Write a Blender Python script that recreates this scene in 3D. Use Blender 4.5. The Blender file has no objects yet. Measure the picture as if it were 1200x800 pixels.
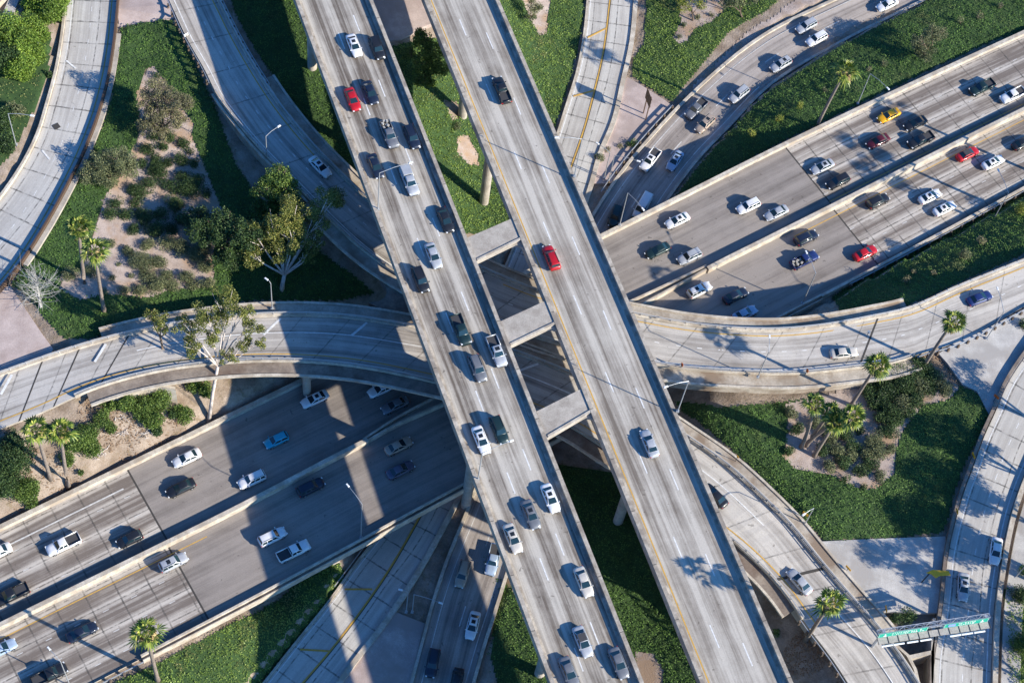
import bpy, bmesh, math, random
import numpy as np
from math import radians as RAD, sin, cos, pi, hypot, atan2
from mathutils import Matrix, Vector

rng = np.random.default_rng(7)
random.seed(7)
scene = bpy.context.scene
COL = scene.collection

# ------------------------------------------------------------------ camera, sky, sun, exposure
F, TH, RO, H = 2110.0, atan2(1208, 2110.0), RAD(10.0), 272.0
_c, _s = cos(TH), sin(TH)
_Rx = np.array([[1, 0, 0], [0, _c, -_s], [0, _s, _c]])
_c, _s = cos(RO), sin(RO)
_Rz = np.array([[_c, -_s, 0], [_s, _c, 0], [0, 0, 1]])
R3 = _Rx @ _Rz
cam_data = bpy.data.cameras.new("camera")
cam = bpy.data.objects.new("camera", cam_data)
COL.objects.link(cam)
cam_data.sensor_width = 36.0
cam_data.lens = F / 1200.0 * 36.0
cam_data.clip_start = 1.0
cam_data.clip_end = 8000.0
M4 = Matrix([list(R3[0]) + [0], list(R3[1]) + [0], list(R3[2]) + [H], [0, 0, 0, 1]])
cam.matrix_world = M4
scene.camera = cam

SUN_EL, SUN_AZ = RAD(25.8), RAD(-16.5)          # azimuth of the sun from +X, counter-clockwise
world = bpy.data.worlds.new("World")
scene.world = world
world.use_nodes = True
wn = world.node_tree
for n in list(wn.nodes):
    wn.nodes.remove(n)
sky = wn.nodes.new("ShaderNodeTexSky")
sky.sky_type = 'NISHITA'
sky.sun_disc = False
sky.sun_elevation = SUN_EL
sky.sun_rotation = pi / 2 - SUN_AZ
sky.ozone_density = 4.0
bg = wn.nodes.new("ShaderNodeBackground")
bg.inputs[1].default_value = 0.078
wo = wn.nodes.new("ShaderNodeOutputWorld")
tint = wn.nodes.new("ShaderNodeMix"); tint.data_type = 'RGBA'; tint.blend_type = 'MULTIPLY'; tint.inputs[0].default_value = 1.0
tint.inputs[7].default_value = (0.42, 0.95, 1.48, 1)
wn.links.new(sky.outputs[0], tint.inputs[6])
wn.links.new(tint.outputs[2], bg.inputs[0])
wn.links.new(bg.outputs[0], wo.inputs[0])
sd = bpy.data.lights.new("sun", 'SUN')
sd.energy = 4.6
sd.angle = RAD(0.53)
sd.color = (1.0, 0.905, 0.755)
sun = bpy.data.objects.new("sun", sd)
COL.objects.link(sun)
_d = Vector((cos(SUN_EL) * cos(SUN_AZ), cos(SUN_EL) * sin(SUN_AZ), sin(SUN_EL)))
sun.rotation_euler = _d.to_track_quat('Z', 'Y').to_euler()
sun.location = _d * 400
scene.view_settings.view_transform = 'Standard'
scene.view_settings.look = 'None'
scene.view_settings.gamma = 1.0
scene.view_settings.use_curve_mapping = False
scene.view_settings.exposure = 0.93
scene.render.engine = 'CYCLES'
scene.cycles.max_bounces = 5

# ------------------------------------------------------------------ photo point -> place at a known height
def P(x, y, z=0.0):
    d = R3 @ np.array([(x - 600) / F, -(y - 400) / F, -1.0])
    t = (z - H) / d[2]
    return np.array([0, 0, H]) + d * t

def Q(p):
    d = R3.T @ (np.array(p) - np.array([0, 0, H]))
    return np.array([600 - d[0] / d[2] * F, 400 + d[1] / d[2] * F])

def pole_h(bx, by, tx, ty, z):
    b = P(bx, by, z)
    hs = np.arange(1, 32, 0.1)
    e = [np.hypot(*(Q(b + [0, 0, h]) - [tx, ty])) for h in hs]
    return float(hs[int(np.argmin(e))])

# ------------------------------------------------------------------ mesh helpers
class MB:
    def __init__(s):
        s.v, s.f, s.m, s.uv = [], [], [], []
    def add(s, vs, fs, m=0, uvs=None):
        o = len(s.v)
        s.v += [tuple(map(float, v)) for v in vs]
        for k, f in enumerate(fs):
            s.f.append(tuple(o + i for i in f))
            s.m.append(m)
            s.uv.append(uvs[k] if uvs else [(vs[i][0], vs[i][1]) for i in f])
    def box(s, cx, cy, cz, sx, sy, sz, m=0, rz=0.0, taper=1.0):
        c, n = cos(rz), sin(rz)
        vs = []
        for z, t in ((-1, 1.0), (1, taper)):
            for x, y in ((-1, -1), (1, -1), (1, 1), (-1, 1)):
                X, Y = x * sx / 2 * t, y * sy / 2 * t
                vs.append((cx + X * c - Y * n, cy + X * n + Y * c, cz + z * sz / 2))
        s.add(vs, [(3, 2, 1, 0), (4, 5, 6, 7), (0, 1, 5, 4), (1, 2, 6, 5), (2, 3, 7, 6), (3, 0, 4, 7)], m)
    def prism(s, poly, z0, z1, m=0):
        """poly: list of (x, y); z0 / z1 numbers or lists"""
        n = len(poly)
        a = sum(poly[i][0] * poly[(i + 1) % n][1] - poly[(i + 1) % n][0] * poly[i][1] for i in range(n))
        if a < 0:
            poly = poly[::-1]
            if not np.isscalar(z0): z0 = z0[::-1]
            if not np.isscalar(z1): z1 = z1[::-1]
        Z0 = [z0] * n if np.isscalar(z0) else z0
        Z1 = [z1] * n if np.isscalar(z1) else z1
        from mathutils.geometry import tessellate_polygon
        tr = tessellate_polygon([[Vector((p[0], p[1], 0)) for p in poly]])
        vs = [(p[0], p[1], Z0[i]) for i, p in enumerate(poly)] + [(p[0], p[1], Z1[i]) for i, p in enumerate(poly)]
        fs = []
        for t in tr:
            A, B, C_ = [poly[i] for i in t]
            ccw = (B[0] - A[0]) * (C_[1] - A[1]) - (B[1] - A[1]) * (C_[0] - A[0]) > 0
            t = tuple(t) if ccw else tuple(reversed(t))
            fs.append(tuple(i + n for i in t)); fs.append(tuple(reversed(t)))
        for i in range(n):
            j = (i + 1) % n
            fs.append((i, j, j + n, i + n))
        s.add(vs, fs, m)
    def tube(s, pts, rad, seg=8, m=0, caps=True):
        pts = [Vector(p) for p in pts]
        if np.isscalar(rad): rad = [rad] * len(pts)
        vs, fs = [], []
        for i, p in enumerate(pts):
            t = (pts[min(i + 1, len(pts) - 1)] - pts[max(i - 1, 0)]).normalized()
            a = t.cross(Vector((0, 0, 1)))
            if a.length < 0.05: a = t.cross(Vector((1, 0, 0)))
            a.normalize(); b = t.cross(a).normalized()
            for k in range(seg):
                q = p + (a * cos(2 * pi * k / seg) + b * sin(2 * pi * k / seg)) * rad[i]
                vs.append(tuple(q))
        for i in range(len(pts) - 1):
            for k in range(seg):
                k2 = (k + 1) % seg
                fs.append((i * seg + k, i * seg + k2, (i + 1) * seg + k2, (i + 1) * seg + k))
        if caps:
            fs.append(tuple(range(seg))[::-1]); fs.append(tuple((len(pts) - 1) * seg + k for k in range(seg)))
        s.add(vs, fs, m)
    def build(s, name, mats, parent=None, smooth=False, uv=True):
        me = bpy.data.meshes.new(name)
        me.from_pydata(s.v, [], s.f)
        for mt in (mats if isinstance(mats, (list, tuple)) else [mats]):
            me.materials.append(mt)
        me.polygons.foreach_set('material_index', s.m)
        if uv:
            l = me.uv_layers.new(name="uv")
            flat = [c for f in s.uv for p in f for c in p]
            l.data.foreach_set('uv', flat)
        if smooth:
            me.polygons.foreach_set('use_smooth', [True] * len(s.f))
        me.update()
        o = bpy.data.objects.new(name, me)
        COL.objects.link(o)
        if parent: o.parent = parent
        return o

def npmesh(name, V, F4, mat, parent=None, smooth=False):
    me = bpy.data.meshes.new(name)
    V = np.asarray(V, dtype=np.float32); F4 = np.asarray(F4, dtype=np.int32)
    me.vertices.add(len(V)); me.vertices.foreach_set('co', V.ravel())
    k = F4.shape[1]
    me.loops.add(F4.size); me.loops.foreach_set('vertex_index', F4.ravel())
    me.polygons.add(len(F4))
    me.polygons.foreach_set('loop_start', np.arange(0, F4.size, k, dtype=np.int32))
    me.polygons.foreach_set('loop_total', np.full(len(F4), k, dtype=np.int32))
    if smooth: me.polygons.foreach_set('use_smooth', np.ones(len(F4), dtype=bool))
    me.update(calc_edges=True)
    for m in (mat if isinstance(mat, (list, tuple)) else [mat]): me.materials.append(m)
    o = bpy.data.objects.new(name, me); COL.objects.link(o)
    if parent: o.parent = parent
    return o

def tag(o, label=None, cat=None, group=None, kind=None):
    if label: o['label'] = label
    if cat: o['category'] = cat
    if group: o['group'] = group
    if kind: o['kind'] = kind
    return o

def empty(name, loc=(0, 0, 0), rz=0.0, label=None, cat=None, group=None, kind=None):
    o = bpy.data.objects.new(name, None); COL.objects.link(o)
    o.empty_display_size = 0.5
    o.location = loc; o.rotation_euler = (0, 0, rz)
    return tag(o, label, cat, group, kind)

# ------------------------------------------------------------------ materials
MATS = {}
def nodes_of(name):
    m = bpy.data.materials.new(name); m.use_nodes = True
    nt = m.node_tree
    return m, nt, nt.nodes['Principled BSDF']

def ramp(nt, fac, stops):
    r = nt.nodes.new('ShaderNodeValToRGB')
    el = r.color_ramp.elements
    while len(el) < len(stops): el.new(0.5)
    for e, (p, c) in zip(el, stops):
        e.position = p; e.color = (*c, 1) if len(c) == 3 else c
    nt.links.new(fac, r.inputs[0])
    return r.outputs[0]

def mth(nt, op, a, b=None, c=None):
    n = nt.nodes.new('ShaderNodeMath'); n.operation = op
    for i, v in enumerate((a, b, c)):
        if v is None: continue
        if isinstance(v, (int, float)): n.inputs[i].default_value = v
        else: nt.links.new(v, n.inputs[i])
    return n.outputs[0]

def noise(nt, vec, scale, detail=4, rough=0.6, out=0):
    n = nt.nodes.new('ShaderNodeTexNoise')
    n.inputs['Scale'].default_value = scale; n.inputs['Detail'].default_value = detail
    n.inputs['Roughness'].default_value = rough
    if vec is not None: nt.links.new(vec, n.inputs['Vector'])
    return n.outputs[out]

def mix(nt, fac, a, b, mode='MIX'):
    n = nt.nodes.new('ShaderNodeMix'); n.data_type = 'RGBA'; n.blend_type = mode
    if isinstance(fac, (int, float)): n.inputs[0].default_value = fac
    else: nt.links.new(fac, n.inputs[0])
    for i, v in ((6, a), (7, b)):
        if isinstance(v, tuple): n.inputs[i].default_value = (*v, 1)
        else: nt.links.new(v, n.inputs[i])
    return n.outputs[2]

def mottled(name, c1, c2, scale=0.5, rough=0.85, fine=8.0, bump=0.0, c3=None, lo=0.35, hi=0.65, metal=0.0):
    m, nt, b = nodes_of(name)
    tc = nt.nodes.new('ShaderNodeNewGeometry').outputs['Position']
    n1 = noise(nt, tc, scale, 6, 0.65)
    col = ramp(nt, n1, [(lo, c1), (hi, c2)])
    n2 = noise(nt, tc, fine, 3, 0.6)
    g = ramp(nt, n2, [(0.3, (0.82, 0.82, 0.82)), (0.7, (1.12, 1.12, 1.12))])
    col = mix(nt, 1.0, col, g, 'MULTIPLY')
    if c3:
        n3 = noise(nt, tc, scale * 0.37, 5, 0.6)
        f = ramp(nt, n3, [(0.5, (0, 0, 0)), (0.62, (1, 1, 1))])
        col = mix(nt, f, col, c3)
    nt.links.new(col, b.inputs['Base Color'])
    b.inputs['Roughness'].default_value = rough
    b.inputs['Metallic'].default_value = metal
    if bump:
        bp = nt.nodes.new('ShaderNodeBump'); bp.inputs['Strength'].default_value = bump
        bp.inputs['Distance'].default_value = 0.15
        nt.links.new(n2, bp.inputs['Height']); nt.links.new(bp.outputs[0], b.inputs['Normal'])
    return m

def plain(name, c, rough=0.5, metal=0.0, coat=0.0, spec=0.5):
    m, nt, b = nodes_of(name)
    b.inputs['Base Color'].default_value = (*c, 1); b.inputs['Roughness'].default_value = rough
    b.inputs['Metallic'].default_value = metal; b.inputs['Coat Weight'].default_value = coat
    b.inputs['Specular IOR Level'].default_value = spec
    return m

def road_mat(name, light, dark, v0, lane, amt=0.8, joint_u=0.0, joint_v=0.0, jv0=0.0, streak=1.0, patch=None, seed=0.0, jamt=0.75):
    """paving with traffic wear running along it; uv = metres along / metres across"""
    m, nt, b = nodes_of(name)
    uv = nt.nodes.new('ShaderNodeUVMap'); uv.uv_map = "uv"
    sp = nt.nodes.new('ShaderNodeSeparateXYZ'); nt.links.new(uv.outputs[0], sp.inputs[0])
    u, v = sp.outputs[0], sp.outputs[1]
    pos = nt.nodes.new('ShaderNodeNewGeometry').outputs['Position']
    cb = nt.nodes.new('ShaderNodeCombineXYZ')
    nt.links.new(mth(nt, 'MULTIPLY', u, 0.028), cb.inputs[0]); nt.links.new(mth(nt, 'MULTIPLY', v, 1.15), cb.inputs[1])
    cb.inputs[2].default_value = seed
    st = noise(nt, cb.outputs[0], 1.0, 5, 0.62)
    cb2 = nt.nodes.new('ShaderNodeCombineXYZ')
    nt.links.new(mth(nt, 'MULTIPLY', u, 0.10), cb2.inputs[0]); nt.links.new(mth(nt, 'MULTIPLY', v, 3.2), cb2.inputs[1])
    cb2.inputs[2].default_value = seed + 5
    st2 = noise(nt, cb2.outputs[0], 1.0, 4, 0.6)
    ph = mth(nt, 'MULTIPLY', mth(nt, 'SUBTRACT', v, v0), 2 * pi / lane)
    lane_c = mth(nt, 'MULTIPLY_ADD', mth(nt, 'COSINE', ph), -0.5, 0.5)          # 1 in the middle of a lane
    lane_n = mth(nt, 'POWER', lane_c, 3.0)
    wt = mth(nt, 'MULTIPLY_ADD', mth(nt, 'COSINE', mth(nt, 'MULTIPLY', ph, 2.0)), -0.5, 0.5)
    w = mth(nt, 'ADD', mth(nt, 'MULTIPLY', lane_n, 0.42), mth(nt, 'MULTIPLY', mth(nt, 'POWER', wt, 2.0), 0.26))
    w = mth(nt, 'MULTIPLY', w, amt)
    big = noise(nt, pos, 0.045, 4, 0.55)
    f = mth(nt, 'ADD', w, mth(nt, 'MULTIPLY', mth(nt, 'SUBTRACT', st, 0.44), 2.5 * streak))
    f = mth(nt, 'ADD', f, mth(nt, 'MULTIPLY', mth(nt, 'SUBTRACT', st2, 0.5), 1.0 * streak))
    f = mth(nt, 'ADD', f, mth(nt, 'MULTIPLY', mth(nt, 'SUBTRACT', big, 0.5), 1.1))
    blot = noise(nt, pos, 0.28, 5, 0.7)
    f = mth(nt, 'ADD', f, mth(nt, 'MULTIPLY', mth(nt, 'SUBTRACT', blot, 0.5), 0.8))
    col = ramp(nt, f, [(0.0, light), (0.85, dark)])
    fine = noise(nt, pos, 5.0, 4, 0.7)
    g = ramp(nt, fine, [(0.28, (0.84, 0.84, 0.84)), (0.72, (1.10, 1.10, 1.10))])
    col = mix(nt, 1.0, col, g, 'MULTIPLY')
    # scattered small oil drops and repairs
    sp2 = noise(nt, pos, 1.1, 2, 0.5)
    f3 = ramp(nt, sp2, [(0.70, (0, 0, 0)), (0.745, (0.55, 0.55, 0.55))])
    col = mix(nt, f3, col, (dark[0] * 0.55, dark[1] * 0.55, dark[2] * 0.55))
    if patch:
        pn = noise(nt, cb.outputs[0], 0.6, 3, 0.5)
        col = mix(nt, ramp(nt, pn, [(0.56, (0, 0, 0)), (0.6, (0.6, 0.6, 0.6))]), col, patch)
    jn = noise(nt, pos, 0.9, 4, 0.75)
    wob = mth(nt, 'MULTIPLY', mth(nt, 'SUBTRACT', jn, 0.5), 0.35)
    if joint_u:
        a = mth(nt, 'ABSOLUTE', mth(nt, 'SUBTRACT', mth(nt, 'MODULO', mth(nt, 'ADD', mth(nt, 'ADD', u, 1000.0), wob), joint_u), joint_u / 2))
        ln = mth(nt, 'MULTIPLY', mth(nt, 'LESS_THAN', a, 0.13), ramp(nt, jn, [(0.38, (0.15, 0.15, 0.15)), (0.6, (jamt, jamt, jamt))]))
        col = mix(nt, ln, col, (0.05, 0.048, 0.045))
    if joint_v:
        a = mth(nt, 'ABSOLUTE', mth(nt, 'SUBTRACT', mth(nt, 'MODULO', mth(nt, 'ADD', mth(nt, 'SUBTRACT', v, jv0), mth(nt, 'ADD', 100 * joint_v + joint_v / 2, mth(nt, 'MULTIPLY', wob, 0.5))), joint_v), joint_v / 2))
        ln = mth(nt, 'MULTIPLY', mth(nt, 'LESS_THAN', a, 0.11), ramp(nt, jn, [(0.40, (0.1, 0.1, 0.1)), (0.6, (jamt, jamt, jamt))]))
        col = mix(nt, ln, col, (0.06, 0.056, 0.052))
    nt.links.new(col, b.inputs['Base Color'])
    b.inputs['Roughness'].default_value = 0.82
    b.inputs['Specular IOR Level'].default_value = 0.35
    return m

def leaf_mat(name, cols, rough=0.55, patch=None, trans=0.0):
    """foliage: a colour per leaf, varied"""
    m, nt, b = nodes_of(name)
    g = nt.nodes.new('ShaderNodeNewGeometry')
    n = len(cols)
    col = ramp(nt, g.outputs['Random Per Island'], [((i + 0.5) / n, c) for i, c in enumerate(cols)])
    n1 = noise(nt, g.outputs['Position'], 0.22, 4, 0.6)
    gg = ramp(nt, n1, [(0.32, (0.62, 0.66, 0.62)), (0.68, (1.3, 1.28, 1.15))])
    col = mix(nt, 1.0, col, gg, 'MULTIPLY')
    if patch:
        n3 = noise(nt, g.outputs['Position'], 0.13, 5, 0.7)
        col = mix(nt, ramp(nt, n3, [(0.56, (0, 0, 0)), (0.68, (0.8, 0.8, 0.8))]), col, patch)
    nt.links.new(col, b.inputs['Base Color'])
    b.inputs['Roughness'].default_value = rough
    b.inputs['Specular IOR Level'].default_value = 0.3
    if trans:
        tr = nt.nodes.new('ShaderNodeBsdfTranslucent')
        nt.links.new(mix(nt, 1.0, col, (1.3, 1.35, 0.7), 'MULTIPLY'), tr.inputs[0])
        ms = nt.nodes.new('ShaderNodeMixShader'); ms.inputs[0].default_value = trans
        out = [x for x in nt.nodes if x.type == 'OUTPUT_MATERIAL'][0]
        nt.links.new(b.outputs[0], ms.inputs[1]); nt.links.new(tr.outputs[0], ms.inputs[2])
        nt.links.new(ms.outputs[0], out.inputs[0])
    return m

M = {}
M['dirt'] = mottled('dry_soil', (0.20, 0.15, 0.11), (0.38, 0.31, 0.25), 0.3, 0.95, 4.0, 0.4, c3=(0.23, 0.17, 0.10))
M['mulch'] = mottled('pale_mulch', (0.30, 0.235, 0.20), (0.47, 0.39, 0.345), 0.5, 0.95, 6.0, 0.5, c3=(0.36, 0.25, 0.17))
M['ivy_bed'] = mottled('ivy_bed', (0.022, 0.052, 0.012), (0.042, 0.090, 0.020), 0.8, 0.9, 6.0, 0.3)
M['pink'] = mottled('pink_concrete', (0.36, 0.285, 0.26), (0.49, 0.405, 0.375), 0.35, 0.9, 7.0, 0.15, c3=(0.33, 0.265, 0.24))
M['apron'] = mottled('grey_concrete_apron', (0.36, 0.345, 0.33), (0.50, 0.485, 0.46), 0.35, 0.9, 6.0, 0.15, c3=(0.33, 0.31, 0.29))
M['conc'] = mottled('bridge_concrete', (0.31, 0.275, 0.235), (0.46, 0.42, 0.365), 0.5, 0.88, 6.0, 0.1)
M['concl'] = mottled('barrier_concrete', (0.38, 0.33, 0.265), (0.60, 0.545, 0.46), 0.7, 0.85, 4.0, 0.15, c3=(0.36, 0.305, 0.24))
M['concv'] = mottled('viaduct_parapet_concrete', (0.27, 0.23, 0.185), (0.50, 0.45, 0.38), 0.7, 0.88, 4.0, 0.15, c3=(0.24, 0.205, 0.17))
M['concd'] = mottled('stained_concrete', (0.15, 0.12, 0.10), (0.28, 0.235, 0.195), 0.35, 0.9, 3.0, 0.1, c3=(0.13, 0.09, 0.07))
M['conce'] = mottled('dusty_concrete', (0.30, 0.26, 0.21), (0.46, 0.41, 0.345), 0.35, 0.9, 3.0, 0.1, c3=(0.22, 0.165, 0.12))
M['white'] = mottled('white_road_paint', (0.55, 0.55, 0.54), (0.80, 0.80, 0.78), 1.5, 0.7, 9.0)
M['whitef'] = mottled('worn_white_paint', (0.45, 0.44, 0.42), (0.66, 0.65, 0.62), 1.5, 0.7, 9.0)
M['yellow'] = mottled('yellow_road_paint', (0.45, 0.27, 0.07), (0.62, 0.37, 0.06), 1.2, 0.7, 9.0)
M['steel'] = plain('galvanised_steel', (0.52, 0.54, 0.56), 0.45, 0.6)
M['rail'] = plain('painted_rail', (0.50, 0.50, 0.50), 0.5, 0.3)
M['pole'] = plain('aluminium_pole', (0.40, 0.42, 0.44), 0.5, 0.4)
M['lamp'] = plain('lamp_glass', (0.75, 0.77, 0.78), 0.3)
M['joint'] = plain('joint_seal', (0.05, 0.046, 0.042), 0.9)
M['dark'] = plain('dark_metal', (0.05, 0.05, 0.055), 0.6)
M['signy'] = plain('yellow_sign_face', (0.80, 0.42, 0.02), 0.5)
M['signo'] = plain('orange_marker_face', (0.62, 0.14, 0.02), 0.5)
M['green'] = plain('green_sign_face', (0.0, 0.36, 0.26), 0.4)
M['signw'] = plain('white_sign_legend', (0.85, 0.87, 0.85), 0.4)
M['signb'] = plain('blue_shield', (0.25, 0.32, 0.75), 0.4)
M['wood'] = plain('brown_sign_back', (0.09, 0.055, 0.035), 0.7)
M['grate'] = mottled('catwalk_grating', (0.34, 0.32, 0.29), (0.46, 0.44, 0.40), 2.0, 0.7)
M['viaA'] = road_mat('viaduct_paving', (0.485, 0.45, 0.395), (0.135, 0.112, 0.092), 5.2, 3.65, 1.15, 0, 0, streak=0.9, seed=1.0)
M['viaB'] = road_mat('viaduct_paving_pale', (0.50, 0.465, 0.41), (0.165, 0.14, 0.116), 5.0, 3.6, 0.9, 0, 0, streak=0.85, seed=7.0)
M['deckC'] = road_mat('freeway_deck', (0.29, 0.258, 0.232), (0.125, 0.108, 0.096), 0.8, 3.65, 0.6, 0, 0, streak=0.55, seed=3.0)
M['concC'] = road_mat('jointed_freeway_concrete', (0.52, 0.475, 0.42), (0.17, 0.142, 0.122), 0.8, 3.65, 1.7, 4.7, 3.65, 0.8, streak=0.9, seed=9.0)
M['ramp'] = road_mat('ramp_concrete', (0.50, 0.47, 0.43), (0.20, 0.178, 0.158), 1.5, 3.7, 0.6, 7.5, 0, streak=0.8, seed=4.0, jamt=0.6)
M['rampj'] = road_mat('slab_ramp_concrete', (0.52, 0.50, 0.46), (0.31, 0.285, 0.26), 1.0, 4.6, 0.5, 4.7, 4.6, 1.2, streak=0.7, seed=6.0)
M['low'] = road_mat('lower_road', (0.38, 0.34, 0.31), (0.165, 0.142, 0.128), 1.2, 3.7, 0.8, 0, 0, streak=0.9, seed=2.0)
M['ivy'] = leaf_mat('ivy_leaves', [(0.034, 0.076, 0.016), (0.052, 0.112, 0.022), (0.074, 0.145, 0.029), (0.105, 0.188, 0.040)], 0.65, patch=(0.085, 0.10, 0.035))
M['ivyw'] = leaf_mat('ivy_leaves_sunlit_tint', [(0.090, 0.150, 0.026), (0.122, 0.192, 0.034), (0.155, 0.232, 0.044), (0.20, 0.275, 0.062)], 0.5, patch=(0.19, 0.15, 0.07))  # lighter, yellower copy of the ivy, with sunlight put into its colour
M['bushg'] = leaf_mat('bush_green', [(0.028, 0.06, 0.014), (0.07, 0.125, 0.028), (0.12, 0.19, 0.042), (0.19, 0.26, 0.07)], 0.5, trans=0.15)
M['bushy'] = leaf_mat('bush_bright', [(0.05, 0.10, 0.015), (0.12, 0.21, 0.03), (0.20, 0.31, 0.05), (0.30, 0.40, 0.08)], 0.5, trans=0.15)  # the hillside bushes' own bright yellow-green
M['hill'] = leaf_mat('hillside_grass', [(0.10, 0.14, 0.04), (0.16, 0.20, 0.06), (0.22, 0.25, 0.08), (0.28, 0.27, 0.11)], 0.7, patch=(0.30, 0.23, 0.14))
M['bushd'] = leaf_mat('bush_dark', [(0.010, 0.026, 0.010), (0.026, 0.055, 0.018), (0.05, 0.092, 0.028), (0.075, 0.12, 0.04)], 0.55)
M['sage'] = leaf_mat('sage_leaves', [(0.05, 0.065, 0.03), (0.10, 0.12, 0.06), (0.16, 0.18, 0.09), (0.21, 0.22, 0.12)], 0.6)
M['euc'] = leaf_mat('eucalyptus_leaves', [(0.045, 0.07, 0.018), (0.11, 0.14, 0.035), (0.19, 0.21, 0.05), (0.30, 0.28, 0.09)], 0.5, trans=0.15)
M['grey_tree'] = leaf_mat('dry_grey_leaves', [(0.09, 0.085, 0.055), (0.16, 0.145, 0.10), (0.23, 0.205, 0.14), (0.20, 0.20, 0.08)], 0.7)
M['yel_tree'] = leaf_mat('yellow_green_leaves', [(0.09, 0.12, 0.02), (0.18, 0.22, 0.03), (0.30, 0.32, 0.05), (0.38, 0.38, 0.10)], 0.5, trans=0.15)
M['frond'] = leaf_mat('palm_fronds', [(0.035, 0.075, 0.014), (0.10, 0.16, 0.03), (0.22, 0.28, 0.05), (0.38, 0.38, 0.10)], 0.45, trans=0.12)
M['dead'] = leaf_mat('dead_fronds', [(0.20, 0.14, 0.07), (0.34, 0.25, 0.13), (0.50, 0.38, 0.2)], 0.8)
M['ptrunk'] = mottled('palm_trunk', (0.15, 0.12, 0.10), (0.27, 0.225, 0.19), 2.5, 0.9, 8.0)
M['ewood'] = mottled('pale_bark', (0.42, 0.36, 0.32), (0.66, 0.60, 0.55), 1.2, 0.8, 6.0)
M['bwood'] = mottled('brown_bark', (0.10, 0.07, 0.05), (0.2, 0.15, 0.11), 2.0, 0.9, 6.0)
M['bare'] = plain('bleached_wood', (0.34, 0.335, 0.32), 0.85)
M['litter'] = mottled('dry_leaf_litter', (0.20, 0.12, 0.07), (0.36, 0.25, 0.16), 2.0, 0.95, 7.0)

# ------------------------------------------------------------------ road geometry from its two edges
def catmull(pts, n_per=8):
    p = np.array(pts, float)
    if len(p) == 2: return np.array([p[0] + (p[1] - p[0]) * t for t in np.linspace(0, 1, 40)])
    d = np.linalg.norm(np.diff(p, axis=0), axis=1) + 1e-9
    v = np.diff(p, axis=0) / d[:, None]
    m = np.vstack([v[0], (v[:-1] * d[1:, None] + v[1:] * d[:-1, None]) / (d[1:] + d[:-1])[:, None], v[-1]])
    out = []
    for i in range(len(p) - 1):
        for t in np.linspace(0, 1, n_per, endpoint=False):
            h = d[i]; t2, t3 = t * t, t ** 3
            out.append((2 * t3 - 3 * t2 + 1) * p[i] + (t3 - 2 * t2 + t) * h * m[i] + (3 * t2 - 2 * t3) * p[i + 1] + (t3 - t2) * h * m[i + 1])
    out.append(p[-1])
    return np.array(out)

def resample(p, n):
    s = np.concatenate([[0], np.cumsum(np.linalg.norm(np.diff(p[:, :2], axis=0), axis=1))])
    t = np.linspace(0, s[-1], n)
    return np.stack([np.interp(t, s, p[:, k]) for k in range(3)], 1)

def edge(px, zm=0.0, ext=(0, 0)):
    """px: list of (x, y, z). zm: how much above the road surface the traced edge lies"""
    w = []
    for x, y, z in px:
        p = P(x, y, z + zm); w.append([p[0], p[1], z])
    w = np.array(w)
    if ext[0]:
        d = w[0] - w[1]; d[2] = 0; w = np.vstack([w[0] + d / np.linalg.norm(d) * ext[0], w])
    if ext[1]:
        d = w[-1] - w[-2]; d[2] = 0; w = np.vstack([w, w[-1] + d / np.linalg.norm(d) * ext[1]])
    return w

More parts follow.
